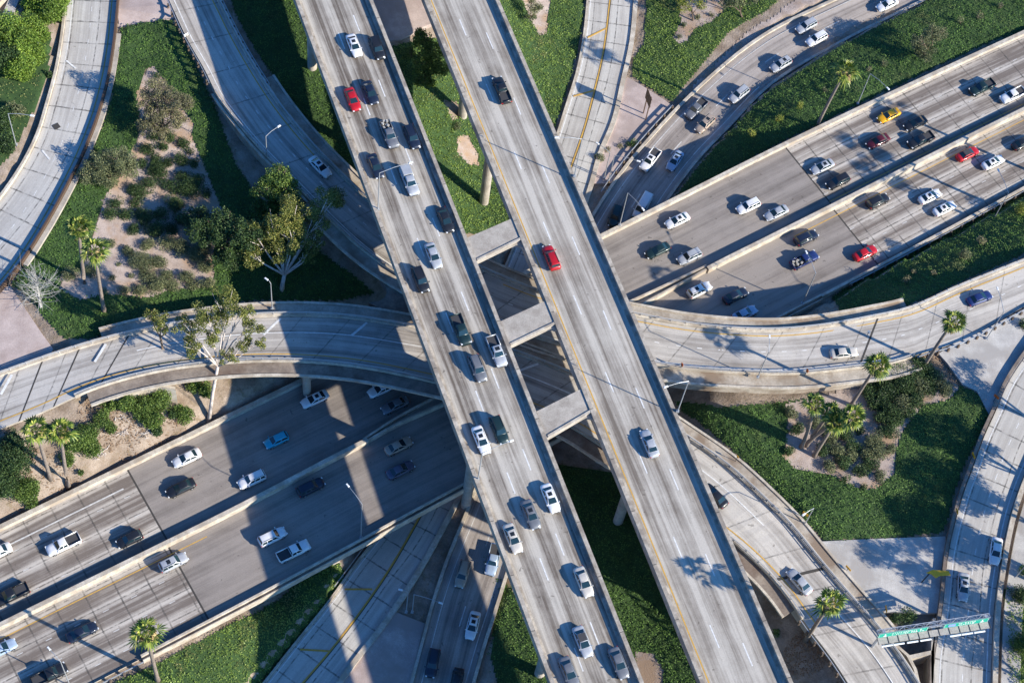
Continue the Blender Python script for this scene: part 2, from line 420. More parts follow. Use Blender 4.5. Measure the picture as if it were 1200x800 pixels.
class Road:
    def __init__(s, L, R, step=2.0, square=False):
        L, R = catmull(L), catmull(R)
        n = max(3, int(np.linalg.norm(np.diff(L[:, :2], axis=0), axis=1).sum() / step))
        s.L, s.R = resample(L, n), resample(R, n)
        if square:
            for e0, e1 in ((0, 1), (-1, -2)):
                d_ = R[e0] - R[e1]; d_[2] = 0; q_ = R[e0] + d_ / np.linalg.norm(d_) * 70
                R = np.vstack([q_, R]) if e0 == 0 else np.vstack([R, q_])
            dense = resample(R, max(50, int(np.linalg.norm(np.diff(R[:, :2], axis=0), axis=1).sum() / .2)))
            tt = np.gradient(s.L[:, :2], axis=0)
            for _k in range(4): tt[1:-1] = (tt[:-2] + tt[1:-1] + tt[2:]) / 3
            tt /= np.linalg.norm(tt, axis=1)[:, None]
            prev = 0
            for i in range(n):
                dd = dense[:, :2] - s.L[i, :2]
                e = np.abs(dd @ tt[i]) + np.maximum(np.hypot(dd[:, 0], dd[:, 1]) - 42, 0) * 20
                prev = max(prev, int(np.argmin(e))); s.R[i] = dense[prev]
        C = (s.L + s.R) / 2
        s.C = C
        s.s = np.concatenate([[0], np.cumsum(np.linalg.norm(np.diff(C[:, :2], axis=0), axis=1))])
        s.len = s.s[-1]
        d = (s.R - s.L)[:, :2]
        s.W = np.linalg.norm(d, axis=1)
        # lateral direction square to the road
        t = np.gradient(C[:, :2], axis=0); t /= np.linalg.norm(t, axis=1)[:, None]
        lat = np.stack([t[:, 1], -t[:, 0]], 1)
        sg = np.sign((lat * d).sum(1)); s.lat = lat * sg[:, None]
        s.tan = t
    def at(s, q, k, off=0.0, dz=0.0):
        f = lambda A: np.array([np.interp(q, s.s, A[:, j]) for j in range(A.shape[1])])
        L, R, la = f(s.L), f(s.R), f(s.lat)
        p = L + (R - L) * k
        return np.array([p[0] + la[0] * off, p[1] + la[1] * off, p[2] + dz])
    def near(s, x, y):
        i = int(np.argmin((s.C[:, 0] - x) ** 2 + (s.C[:, 1] - y) ** 2)); return s.s[i]
    def nearL(s, px, py, z=0):
        p = P(px, py, z); i = int(np.argmin((s.L[:, 0] - p[0]) ** 2 + (s.L[:, 1] - p[1]) ** 2)); return s.s[i]
    def spx(s, px, py, z=0):
        p = P(px, py, z); return s.near(p[0], p[1])
    def stations(s, s0, s1):
        s0 = 0 if s0 is None else max(0, s0); s1 = s.len if s1 is None else min(s.len, s1)
        return np.concatenate([[s0], s.s[(s.s > s0 + .3) & (s.s < s1 - .3)], [s1]])
    def strip(s, mb, a, b, s0=None, s1=None, dz=0.0, m=0, wseg=1):
        st = s.stations(s0, s1)
        pa = [s.at(q, a[0], a[1], dz) for q in st]; pb = [s.at(q, b[0], b[1], dz) for q in st]
        ref = [s.at(q, 0, 0) for q in st]
        va = [float(np.dot((p - r)[:2], s.lat[min(len(s.lat) - 1, int(np.searchsorted(s.s, q)))])) for p, r, q in zip(pa, ref, st)]
        vb = [float(np.dot((p - r)[:2], s.lat[min(len(s.lat) - 1, int(np.searchsorted(s.s, q)))])) for p, r, q in zip(pb, ref, st)]
        for i in range(len(st) - 1):
            vs = [pa[i], pb[i], pb[i + 1], pa[i + 1]]
            uv = [(st[i], va[i]), (st[i], vb[i]), (st[i + 1], vb[i + 1]), (st[i + 1], va[i + 1])]
            n = np.cross(vs[1] - vs[0], vs[3] - vs[0])
            if n[2] < 0: vs = vs[::-1]; uv = uv[::-1]
            mb.add(vs, [(0, 1, 2, 3)], m, [uv])
    def box(s, mb, a, b, z0, z1, s0=None, s1=None, m=0):
        st = s.stations(s0, s1)
        rings = []
        for q in st:
            A, B = s.at(q, a[0], a[1]), s.at(q, b[0], b[1])
            rings.append([A + [0, 0, z0], B + [0, 0, z0], B + [0, 0, z1], A + [0, 0, z1]])
        c = np.cross(rings[0][1] - rings[0][0], rings[1][0] - rings[0][0])[2]
        vs = [v for r in rings for v in r]; fs = []
        for i in range(len(st) - 1):
            o = i * 4
            for k in range(4):
                k2 = (k + 1) % 4
                f = (o + k, o + k2, o + 4 + k2, o + 4 + k)
                fs.append(f if c < 0 else f[::-1])
        e = (3, 2, 1, 0); g = tuple((len(st) - 1) * 4 + k for k in range(4))
        fs += [e, g] if c < 0 else [e[::-1], g[::-1]]
        mb.add(vs, fs, m)
    def dashes(s, mb, a, width, length, period, s0=None, s1=None, phase=0.0, dz=0.012, m=0):
        s0 = 0 if s0 is None else s0; s1 = s.len if s1 is None else s1
        q = s0 + phase
        while q + length < s1:
            s.strip(mb, (a[0], a[1] - width / 2), (a[0], a[1] + width / 2), q, q + length, dz, m); q += period
    def line(s, mb, a, width, s0=None, s1=None, dz=0.012, m=0):
        s.strip(mb, (a[0], a[1] - width / 2), (a[0], a[1] + width / 2), s0, s1, dz, m)
    def outline(s, off=0.0, s0=None, s1=None):
        st = s.stations(s0, s1)[::2]
        A = [s.at(q, 0, -off)[:2] for q in st]; B = [s.at(q, 1, off)[:2] for q in st]
        return np.array(A + B[::-1])

ZT = 26.0
def viad(l, zz=ZT):
    return [(x, y, zz) for x, y in l]
rA = Road(edge(viad([(346 - .374 * 700, -700), (346, 0), (645, 800), (645 + .374 * 500, 1300)]), 0.9),
          edge(viad([(437 - .3975 * 700, -700), (437, 0), (755, 800), (755 + .3975 * 500, 1300)]), 0.9))
rB = Road(edge(viad([(497 - .405 * 700, -700), (497, 0), (821, 800), (821 + .405 * 500, 1300)]), 0.9),
          edge(viad([(585 - .431 * 700, -700), (585, 0), (930, 800), (930 + .431 * 500, 1300)]), 0.9))
ZC = 5.0
C_N = edge([(x, y, ZC) for x, y in [(-40, 637), (67, 585), (300, 472), (706, 276), (957, 151), (1100, 84), (1200, 38)]], 0.9, (140, 140))
C_S = edge([(x, y, ZC) for x, y in [(-40, 874), (82, 812), (300, 699), (545, 567), (917, 370), (1080, 285), (1200, 220)]], 0.7, (140, 140))
rC = Road(C_N, C_S, square=True)
def lo(z):
    return z * .45 if z < 0 else z
def lin(px, zs):
    """give every traced point its own height, linear between the stated ones"""
    n = len(px); ks = sorted(zs); return [(px[i][0], px[i][1], lo(float(np.interp(i, ks, [zs[k] for k in ks])))) for i in range(n)]
ZD = 14.2
D_n = [(0, 437), (62, 415), (110, 400), (185, 382), (245, 373), (300, 368), (400, 369), (487, 382), (545, 393), (604, 411), (675, 439), (740, 470), (810, 514), (850, 542), (900, 587), (925, 612), (962, 657), (1005, 707), (1030, 735), (1062, 778), (1085, 815)]
D_s = [(0, 500), (50, 480), (105, 455), (195, 431), (250, 424), (300, 421), (400, 425), (507, 445), (560, 458), (620, 477), (672, 499), (705, 520), (760, 556), (820, 602), (880, 650), (915, 686), (952, 738), (975, 768), (1000, 806)]
rD = Road(edge(lin(D_n, {0: 13.5, 3: ZD, 14: ZD, 20: 12.6}), 0.6, (60, 50)), edge(lin(D_s, {0: 13.5, 3: ZD, 14: ZD, 18: 12.6}), 0.6, (60, 50)))
E_n = [(257, 0), (277, 40), (300, 80), (325, 118), (350, 150), (375, 178), (400, 203), (425, 227), (460, 256), (510, 287), (564, 313), (636, 342), (700, 358), (747, 368), (795, 377), (845, 383), (920, 385), (962, 381), (1025, 370), (1062, 362), (1125, 335), (1200, 305)]
E_s = [(199, 0), (220, 45), (240, 80), (255, 110), (275, 137), (300, 167), (340, 208), (385, 253), (425, 290), (460, 315), (520, 348), (580, 374), (634, 395), (700, 413), (740, 420), (773, 426), (815, 431), (860, 434), (920, 436), (1000, 429), (1050, 422), (1080, 412), (1117, 401), (1150, 386), (1200, 358)]
rE = Road(edge(lin(E_n, {0: 16.3, 3: 16.2, 8: 14.6, 10: ZD, 15: ZD, 19: 12.8, 21: 11.5}), 0.6, (60, 60)),
          edge(lin(E_s, {0: 16.3, 4: 16.2, 9: 14.6, 11: ZD, 17: ZD, 21: 12.8, 24: 11.5}), 0.6, (60, 60)))
G1_l = [(690, 0), (686, 40), (677, 87), (665, 125), (655, 157), (640, 200), (610, 275), (560, 390), (510, 500), (450, 622), (420, 660), (390, 702), (350, 752), (312, 800)]
G1_r = [(742, 0), (737, 50), (727, 95), (715, 145), (700, 180), (690, 215), (660, 300), (620, 400), (575, 500), (525, 600), (485, 672), (450, 725), (415, 770), (393, 800)]
rG1 = Road(edge(lin(G1_l, {0: -0.8, 4: -2.3, 6: -2.8, 13: -2.5}), 0, (50, 50)), edge(lin(G1_r, {0: -0.8, 4: -2.3, 6: -2.8, 13: -2.5}), 0, (50, 50)), square=True)
G2_n = [(987, 0), (900, 43), (815, 112), (760, 170), (735, 200), (700, 252), (655, 340), (610, 450), (575, 540), (552, 600), (525, 667), (512, 707), (499, 755), (487, 800)]
G2_s = [(1078, 0), (1035, 21), (975, 52), (897, 100), (850, 148), (817, 182), (775, 238), (725, 330), (675, 440), (630, 550), (602, 630), (590, 670), (577, 712), (563, 755), (550, 800)]
rG2 = Road(edge(lin(G2_n, {0: 2.8, 2: -1.2, 4: -2.6, 13: -2.8}), 0, (70, 50)), edge(lin(G2_s, {0: 3.0, 4: -1.2, 6: -2.6, 14: -2.8}), 0, (70, 50)), square=True)
G4_l = [(79, 0), (75, 38), (67, 85), (57, 122), (45, 160), (29, 192), (5, 228), (-30, 270)]
G4_r = [(137, 0), (132, 50), (125, 92), (115, 130), (98, 175), (75, 222), (45, 275), (22, 310), (0, 337), (-25, 365)]
rG4 = Road(edge(lin(G4_l, {0: 15.8, 7: 14.0}), 0.3, (60, 60)), edge(lin(G4_r, {0: 15.8, 9: 14.0}), 0.3, (60, 60)), square=True)
G3_l = [(1215, 400), (1200, 420), (1182, 448), (1169, 478), (1154, 511), (1140, 550), (1131, 574), (1123, 601), (1112, 650), (1107, 700), (1103, 730), (1097, 765), (1095, 800)]
G3_r = [(1282, 420), (1263, 440), (1240, 474), (1222, 508), (1205, 545), (1193, 575), (1185, 600), (1178, 630), (1172, 665), (1167, 700), (1164, 740), (1163, 770), (1162, 800)]
rG3 = Road(edge(lin(G3_l, {0: 11.8, 12: 11.8}), 0.4, (60, 60)), edge(lin(G3_r, {0: 11.8, 12: 11.8}), 0.4, (60, 60)), square=True)

# flat paved plates: (outline in the photo with heights, material, name, label)
PL = [
    ([(138, -40, 16), (199, -40, 16.3), (201, 5, 16.2), (206, 20, 15.8), (196, 25, 15.2), (170, 26, 15), (140, 33, 15), (137, 10, 15.6)], 'pink', 'plaza between ramps'),
    ([(-60, 380, 13.8), (0, 338, 13.9), (12, 335, 13.8), (30, 362, 13.7), (50, 392, 13.6), (62, 408, 13.6), (60, 414, 13.6), (0, 436, 13.5), (-60, 458, 13.5)], 'pink', ''),
    ([(735, 90, -2.0), (760, 105, -1.9), (780, 118, -2.0), (788, 124, -2.1), (762, 152, -2.5), (740, 178, -2.7), (716, 215, -2.8), (692, 215, -2.8), (716, 150, -2.4), (729, 100, -2.0)], 'pink', ''),
    ([(450, 727, -2.6), (462, 716, -2.6), (498, 730, -2.7), (494, 745, -2.7), (480, 800, -2.6), (475, 830, -2.6), (370, 830, -2.6), (396, 800, -2.6)], 'pink', ''),
    ([(1100, 414, 12.4), (1118, 402, 12.3), (1150, 388, 12.0), (1200, 362, 11.6), (1240, 345, 11.4), (1222, 392, 11.6), (1200, 421, 11.7), (1168, 477, 11.7), (1160, 487, 11.7), (1145, 458, 12.0), (1128, 450, 12.1), (1110, 425, 12.3)], 'apron', ''),
    ([(962, 634, 12.6), (1020, 631, 12.0), (1108, 628, 11.7), (1110, 655, 11.7), (1102, 718, 11.7), (1060, 718, 11.9), (1026, 716, 12.3), (1000, 690, 12.6)], 'apron', ''),
    ([(470, -60, 13.2), (500, -60, 13), (512, 25, 12.4), (498, 32, 12.4), (470, 46, 12.6), (455, 48, 12.8), (430, -10, 13.4)], 'pink', ''),
]

# ------------------------------------------------------------------ terrain
CP = [(0,0,17),(60,60,16.2),(20,150,15.3),(0,200,15),(160,10,15.8),(200,10,16.0),(145,60,15.2),(120,140,14.4),(60,260,13.9),(20,340,13.8),(20,400,13.5),(80,380,13.3),
 (180,60,14.5),(220,80,14.9),(255,125,14.2),(180,200,12),(120,300,12.5),(230,200,11.5),(250,320,10.9),(170,350,11.5),(300,250,10.5),(350,330,9.2),(420,320,8.6),(300,40,14.6),
 (340,100,14),(370,150,13.2),(366,78,14),(431,180,11.5),(450,120,11.5),(480,20,12.6),(500,60,10.8),(542,135,5),(515,180,5),(567,237,0),(600,260,-1),(560,20,8),(620,20,1),(650,60,-1),(640,120,-2),
 (715,0,-1),(690,100,-2.3),(660,190,-2.8),(757,140,-2.3),(800,60,-.8),(840,20,0.3),(900,0,1.8),(960,0,2.6),(860,90,-1.2),(740,230,-3),(800,150,-2.5),(900,75,-.2),(1000,15,2.2),(1060,-10,3.2),
 (800,215,-1),(840,190,0),(880,160,2),(930,130,3.8),(1000,100,4.7),(960,85,2.8),(1100,60,4.8),(1060,30,3.8),(1200,20,4.9),(1130,10,4.4),(1200,-60,5),
 (1200,120,4.7),(1000,230,4.7),(960,300,4.5),(900,230,1),(850,300,0),(780,300,-2),(700,330,-3),(600,400,-3.4),(560,620,-3.3),(500,560,-3.4),(450,560,-2.5),(400,520,0),(330,500,3),(250,560,4.5),
 (150,600,4.7),(0,700,4.7),(0,790,4.7),(1100,275,5),(1050,335,8),(980,350,5.5),(1150,250,5.5),(1200,235,6),(1120,310,10),(1200,285,10),(1060,352,12.2),(1120,400,12.1),(1150,430,11.8),(1100,440,11.5),
 (1180,540,11.5),(1140,520,11.4),(1120,600,11.4),(1100,700,11.4),(1180,800,11.4),(1200,650,11.2),(830,478,10.9),(850,520,10.8),(920,475,11),(900,540,11.3),(950,560,11.3),(1000,500,11.1),(1050,560,11.3),
 (940,612,11.9),(980,640,12),(1040,650,11.7),(1040,715,11.6),(1055,770,8.0),(1075,790,8),(900,735,7),(935,765,9),(950,800,9),(905,800,5),(800,700,0),(760,620,0),(722,612,-.3),(690,650,-.3),(640,720,-.5),(700,790,0),
 (600,700,-2.3),(600,790,-2),(740,560,-.5),(620,560,-3),(330,710,0.5),(200,770,4.5),(250,755,3.5),(300,735,2.5),(350,715,1),(400,680,-1),(300,790,1),(200,810,4),(130,810,4.6),(380,722,-1.5),(420,780,-2.9),
 (460,760,-2.9),(500,680,-3.2),(60,590,5.3),(0,605,6),(100,560,7),(50,520,11),(0,520,12.8),(100,480,12.5),(150,470,11.5),(180,500,8.5),(150,530,6.5),(240,490,5.2),(250,460,7.5),(300,455,6.5),(330,450,5),(390,440,2),(440,480,-2)]
cpw = np.array([P(x, y, lo(z)) for x, y, z in CP])
_D = np.linalg.norm(cpw[:, None, :2] - cpw[None, :, :2], axis=2)
_n = len(cpw)
_A = np.zeros((_n + 1, _n + 1)); _A[:_n, :_n] = -_D - np.eye(_n) * 0.6; _A[:_n, _n] = 1; _A[_n, :_n] = 1
_wt = np.linalg.solve(_A, np.append(cpw[:, 2], 0))
def terr0(X, Y):
    sh = X.shape; X = X.ravel(); Y = Y.ravel(); out = np.zeros(len(X))
    for i in range(0, len(X), 20000):
        d = np.hypot(X[i:i + 20000, None] - cpw[None, :, 0], Y[i:i + 20000, None] - cpw[None, :, 1])
        out[i:i + 20000] = -d @ _wt[:_n] + _wt[_n]
    return np.clip(out, -2.6, 18).reshape(sh)

def inpoly(X, Y, poly):
    ins = np.zeros(X.shape, bool); n = len(poly); j = n - 1
    for i in range(n):
        xi, yi = poly[i][0], poly[i][1]; xj, yj = poly[j][0], poly[j][1]
        if yi != yj:
            c = ((yi > Y) != (yj > Y)) & (X < (xj - xi) * (Y - yi) / (yj - yi) + xi)
            ins ^= c
        j = i
    return ins

gx = np.arange(-170, 190, 1.0); gy = np.arange(30, 320, 1.0)
GX, GY = np.meshgrid(gx, gy)
GZ = terr0(GX, GY) + 0.12 * np.sin(GX * 0.31) * np.cos(GY * 0.27)
def clamp_road(r, off, drop, s0=None, s1=None):
    pl = r.outline(off, s0, s1)
    bb = (GX > pl[:, 0].min() - 2) & (GX < pl[:, 0].max() + 2) & (GY > pl[:, 1].min() - 2) & (GY < pl[:, 1].max() + 2)
    idx = np.where(bb); X, Y = GX[idx], GY[idx]
    ins = inpoly(X, Y, pl)
    ii = (idx[0][ins], idx[1][ins])
    if not len(ii[0]): return
    Xi, Yi = GX[ii], GY[ii]
    zz = np.zeros(len(Xi))
    for a in range(0, len(Xi), 4000):
        d = (Xi[a:a + 4000, None] - r.C[None, :, 0]) ** 2 + (Yi[a:a + 4000, None] - r.C[None, :, 1]) ** 2
        zz[a:a + 4000] = r.C[np.argmin(d, 1), 2]
    GZ[ii] = np.minimum(GZ[ii], zz - drop)
for r_ in (rG1, rG2, rG3, rG4): clamp_road(r_, 1.3, 0.45)
clamp_road(rC, 1.6, 0.6)
clamp_road(rD, 3.4, 1.9, rD.spx(110, 430, ZD), rD.spx(1000, 740, 13)); clamp_road(rD, 1.3, 0.6)
clamp_road(rE, 3.4, 1.9, rE.spx(250, 90, 16), rE.spx(1060, 390, 12.8)); clamp_road(rE, 1.3, 0.6)
PLW = []
for pts, mt, _ in PL:
    w = np.array([P(x, y, lo(z)) for x, y, z in pts]); PLW.append((w, mt))
    c = w[:, :2].mean(0)
    big = c + (w[:, :2] - c) * 1.03
    ins = inpoly(GX, GY, big)
    A_ = np.c_[w[:, :2], np.ones(len(w))]; co, *_r = np.linalg.lstsq(A_, w[:, 2], rcond=None)
    GZ[ins] = np.minimum(GZ[ins], (co[0] * GX + co[1] * GY + co[2])[ins] - 0.5)

def zt(x, y):
    x = np.asarray(x, float); y = np.asarray(y, float)
    fx = np.clip(x - gx[0], 0, len(gx) - 1.001); fy = np.clip(y - gy[0], 0, len(gy) - 1.001)
    i, j = fx.astype(int), fy.astype(int); a, b = fx - i, fy - j
    return GZ[j, i] * (1 - a) * (1 - b) + GZ[j, i + 1] * a * (1 - b) + GZ[j + 1, i] * (1 - a) * b + GZ[j + 1, i + 1] * a * b

def T(px, py, z0=5.0):
    z = z0
    for _ in range(40):
        p = P(px, py, z); z = 0.5 * z + 0.5 * float(zt(p[0], p[1]))
    p = P(px, py, z); p[2] = float(zt(p[0], p[1]))
    return p

m_, nt_, b_ = nodes_of('ground_soil')
ps_ = nt_.nodes.new('ShaderNodeNewGeometry').outputs['Position']
c_ = ramp(nt_, noise(nt_, ps_, .3, 6, .65), [(.35, (.20, .15, .11)), (.65, (.38, .31, .25))])
c_ = mix(nt_, 1.0, c_, ramp(nt_, noise(nt_, ps_, 4.0, 4, .7), [(.3, (.78, .78, .78)), (.7, (1.14, 1.14, 1.14))]), 'MULTIPLY')
c_ = mix(nt_, ramp(nt_, noise(nt_, ps_, .55, 6, .75), [(.55, (0, 0, 0)), (.64, (.7, .7, .7))]), c_, (.17, .13, .075))
vm_ = nt_.nodes.new('ShaderNodeVectorMath'); vm_.operation = 'DISTANCE'; nt_.links.new(ps_, vm_.inputs[0]); vm_.inputs[1].default_value = (0, 170, 5)
far_ = mth(nt_, 'ADD', vm_.outputs['Value'], mth(nt_, 'MULTIPLY', noise(nt_, ps_, .03, 5, .6), 60.0))
grn_ = ramp(nt_, noise(nt_, ps_, .12, 6, .7), [(.38, (.035, .07, .02)), (.5, (.07, .12, .03)), (.62, (.22, .19, .12))])
c_ = mix(nt_, mth(nt_, 'MULTIPLY_ADD', far_, .05, -6.6), c_, grn_)
[setattr(n, 'clamp_factor', True) for n in nt_.nodes if n.type == 'MIX']
nt_.links.new(c_, b_.inputs['Base Color']); b_.inputs['Roughness'].default_value = .95
bp_ = nt_.nodes.new('ShaderNodeBump'); bp_.inputs['Strength'].default_value = .6; bp_.inputs['Distance'].default_value = .3
nt_.links.new(noise(nt_, ps_, 2.0, 5, .7), bp_.inputs['Height']); nt_.links.new(bp_.outputs[0], b_.inputs['Normal'])
M['ground'] = m_
# fine terrain plus a coarse skirt out to the horizon as ONE sheet
ex = np.concatenate([[-4000, -2000, -1000, -500, -300, -220], gx, [240, 320, 500, 1000, 2000, 4000]])
ey = np.concatenate([[-4000, -2000, -1000, -500, -200, -60, 0], gy, [360, 450, 700, 1200, 2400, 4500]])
EX, EY = np.meshgrid(ex, ey)
EZ = np.where((EX < gx[0]) | (EX > gx[-1]) | (EY < gy[0]) | (EY > gy[-1]), zt(EX, EY) * 0.6, zt(EX, EY))
nx, ny = len(ex), len(ey)
idx = np.arange(nx * ny).reshape(ny, nx)
faces = np.stack([idx[:-1, :-1].ravel(), idx[:-1, 1:].ravel(), idx[1:, 1:].ravel(), idx[1:, :-1].ravel()], 1)
g = npmesh('ground', np.c_[EX.ravel(), EY.ravel(), EZ.ravel()], faces, M['ground'], smooth=True)
tag(g, kind='structure')

for w, mt in PLW:
    mb = MB(); mb.prism([tuple(p[:2]) for p in w], [p[2] - 0.8 for p in w], [p[2] - 0.02 for p in w])
    tag(mb.build('pavement', M[mt]), kind='structure')

# ------------------------------------------------------------------ roads at ground level
def structure(mb, name, mats):
    return tag(mb.build(name, mats), kind='structure')

def simple_road(r, mat, name, thick=0.35, over=0.0):
    mb = MB(); r.strip(mb, (0, -over), (1, over)); o = structure(mb, name, [mat])
    mb = MB(); r.box(mb, (0, -over), (1, over), -thick, -0.02); c = mb.build('road_base', M['conc'], o); c['kind'] = 'structure'
    return o
def markings(o, mb, mats):
    c = mb.build('lane_marking', mats, o); c['kind'] = 'structure'; return c

o1 = simple_road(rG1, M['rampj'], 'connector_road')
mb = MB()
rG1.line(mb, (0, 0.35), 0.16, m=0)
# centre yellow line follows the traced one
Y1 = edge([(x, y, lo(z)) for (x, y), z in zip([(715, 0), (707, 62), (696, 110), (682, 160), (668, 200), (640, 280), (595, 395), (545, 500), (495, 600), (450, 677), (420, 720), (385, 765), (355, 800)],
      [-.8, -1.5, -2.1, -2.4, -2.7, -2.8, -2.8, -2.8, -2.7, -2.6, -2.6, -2.5, -2.5])], 0, (50, 50))
for p_ in Y1: p_[2] = rG1.at(rG1.near(p_[0], p_[1]), .5)[2]
rY = Road(Y1 + np.array([-.12, 0, 0]), Y1 + np.array([.12, 0, 0]))
rY.strip(mb, (0.5, -.19), (0.5, .19), dz=0.05, m=1)
rY.strip(mb, (0.5, .10), (0.5, .24), dz=0.06, m=2)
for a, b, z in [((688, 47), (710, 36), -1.2), ((671, 118), (696, 111), -2.1), ((404, 694), (436, 694), -2.6), ((352, 764), (386, 766), -2.5)]:
    p, q = P(*a, z), P(*b, z); d = (q - p); L_ = np.hypot(d[0], d[1]); c = (p + q) / 2
    mb.box(c[0], c[1], rG1.at(rG1.near(c[0], c[1]), .5)[2] + .06, L_, 0.3, .08, 1, atan2(d[1], d[0]))
markings(o1, mb, [M['white'], M['yellow'], M['joint']])

o2 = simple_road(rG2, M['low'], 'lower_freeway_road', over=0.3)
mb = MB(); rG2.line(mb, (0, .9), .15); rG2.line(mb, (1, -.6), .15)
rG2.dashes(mb, (0.52, 0), .2, 3.6, 14.6)
markings(o2, mb, [M['whitef']])

o3 = simple_road(rG3, M['rampj'], 'east_ramp_road')
mb = MB(); rG3.line(mb, (0, .9), .15); rG3.line(mb, (1, -.7), .2); rG3.dashes(mb, (0.5, 0), .14, 1.2, 3.6)
markings(o3, mb, [M['white']])
o4 = simple_road(rG4, M['rampj'], 'west_ramp_road')
mb = MB(); rG4.line(mb, (0, .9), .15, m=0); rG4.line(mb, (1, -.9), .18, m=1); rG4.dashes(mb, (0.5, 0), .1, 1.0, 3.6, m=0)
for a, b in [((78, 73), (89, 82)), ((49, 175), (58, 186))]:
    p, q = P(*a, 15), P(*b, 15); d = q - p; c = (p + q) / 2; zz = rG4.at(rG4.near(c[0], c[1]), .5)[2]
    mb.box(c[0], c[1], zz + .015, np.hypot(d[0], d[1]), .3, .02, 0, atan2(d[1], d[0]))
mb.box(*(P(66, 148, 15)[:2]), rG4.at(rG4.spx(66, 148, 15), .5)[2] + .015, 1.1, 1.1, .02, 2, .8)
markings(o4, mb, [M['white'], M['yellow'], M['joint']])

# ---- wide freeway: two carriageways, dark deck in the middle, jointed concrete at both ends
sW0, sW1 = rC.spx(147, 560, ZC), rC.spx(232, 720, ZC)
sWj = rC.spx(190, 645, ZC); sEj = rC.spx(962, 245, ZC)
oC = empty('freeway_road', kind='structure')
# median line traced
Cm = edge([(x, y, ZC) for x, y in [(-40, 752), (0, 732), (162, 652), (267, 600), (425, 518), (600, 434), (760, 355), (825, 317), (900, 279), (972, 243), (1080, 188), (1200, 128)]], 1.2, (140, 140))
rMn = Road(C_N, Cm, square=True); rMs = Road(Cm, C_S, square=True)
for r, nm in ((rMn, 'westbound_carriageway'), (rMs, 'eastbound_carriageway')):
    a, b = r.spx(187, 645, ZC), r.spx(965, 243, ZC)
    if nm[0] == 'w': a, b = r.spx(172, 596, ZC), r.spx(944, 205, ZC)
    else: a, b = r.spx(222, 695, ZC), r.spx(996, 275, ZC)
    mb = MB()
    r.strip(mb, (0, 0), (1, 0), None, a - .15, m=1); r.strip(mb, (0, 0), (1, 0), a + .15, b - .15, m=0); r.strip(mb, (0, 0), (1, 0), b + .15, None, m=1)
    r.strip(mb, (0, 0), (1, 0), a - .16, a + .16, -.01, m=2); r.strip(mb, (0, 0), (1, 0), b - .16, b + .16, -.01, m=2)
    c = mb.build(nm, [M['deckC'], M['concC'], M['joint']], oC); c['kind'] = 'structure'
    mb = MB()
    if nm[0] == 'e':
        r.line(mb, (0, 1.6), .16, None, a + 6, m=1); r.line(mb, (0, 1.5), .16, b - 10, None, m=1)
        for k in (5.2, 8.9, 12.5): r.dashes(mb, (0, k), .12, 1.0, 4.7, None, a, m=0); r.dashes(mb, (0, k), .12, 1.0, 4.7, b, None, m=0)
    else:
        for k in (-3.2, -6.9, -10.6): r.dashes(mb, (1, k), .12, 1.0, 4.7, None, a, m=0); r.dashes(mb, (1, k), .12, 1.0, 4.7, b, None, m=0)
        r.line(mb, (0, 3.0), .25, None, a - 2, m=0)
        r.line(mb, (1, -1.5), .14, b, None, m=1)
    c = mb.build('lane_marking', [M['whitef'], M['yellow']], oC); c['kind'] = 'structure'
mb = MB(); rC.box(mb, (0, .05), (1, -.05), -1.5, -0.03, rC.spx(300, 580, ZC), rC.spx(970, 240, ZC)); c = mb.build('bridge_slab', M['conc'], oC); c['kind'] = 'structure'
mb = MB(); rC.box(mb, (0, .05), (1, -.05), -.5, -0.03, None, rC.spx(300, 580, ZC)); rC.box(mb, (0, .05), (1, -.05), -.5, -0.03, rC.spx(970, 240, ZC), None)
c = mb.build('road_base', M['conc'], oC); c['kind'] = 'structure'

# barriers of the wide freeway
sA, sB = rC.spx(67, 640, ZC), rC.spx(966, 210, ZC)
mb = MB(); rC.box(mb, (0, -.45), (0, .30), -.5, .95, rC.spx(20, 660, ZC), rC.spx(962, 205, ZC)); rC.box(mb, (0, -.45), (0, .1), -.5, .45, None, rC.spx(20, 660, ZC)-.01)
tag(mb.build('concrete_barrier', M['concl']), 'cream concrete parapet along the upper left edge of the wide freeway', 'barrier', 'freeway edge barriers')
mb = MB(); rC.box(mb, (0, -.5), (0, .25), -.5, .8, rC.spx(966, 205, ZC), None)
tag(mb.build('concrete_barrier', M['concl']), 'cream freeway edge wall below the ivy slope with the dense grey tree', 'barrier', 'freeway edge barriers')
mb = MB(); rC.box(mb, (1, -.25), (1, .10), -.5, 1.0, rC.spx(140, 720, ZC), rC.spx(940, 330, ZC)); rC.box(mb, (1, .10), (1, .55), -.9, .45, rC.spx(140, 720, ZC), rC.spx(940, 330, ZC), 1); rC.box(mb, (1, .56), (1, .70), -.9, .75, rC.spx(140, 720, ZC), rC.spx(940, 330, ZC))
tag(mb.build('concrete_barrier', [M['concl'], M['concd']]), 'pale ledged parapet along the lower side of the wide freeway and over the lower roads', 'barrier', 'freeway edge barriers')
mb = MB(); rC.box(mb, (1, -.2), (1, .3), -.5, .9, rC.spx(941, 330, ZC), None)
tag(mb.build('concrete_barrier', M['concl']), 'cream freeway edge wall beside the long dark ivy strip at right', 'barrier', 'freeway edge barriers')
t = empty('median_barrier', P(600, 434, ZC), 0, 'long cream median wall dividing the wide freeway, forked round a paved wedge', 'median wall')
pm = t.location.copy()
def loc_build(mb, name, mat, par, **k):
    o = mb.build(name, mat, par, **k); o.matrix_parent_inverse = Matrix.Translation(-Vector(par.location)); return o
mb = MB(); rMs.box(mb, (0, -.35), (0, .35), -.3, 1.4, None, rMs.nearL(425, 520, ZC)); loc_build(mb, 'wall', M['concl'], t)
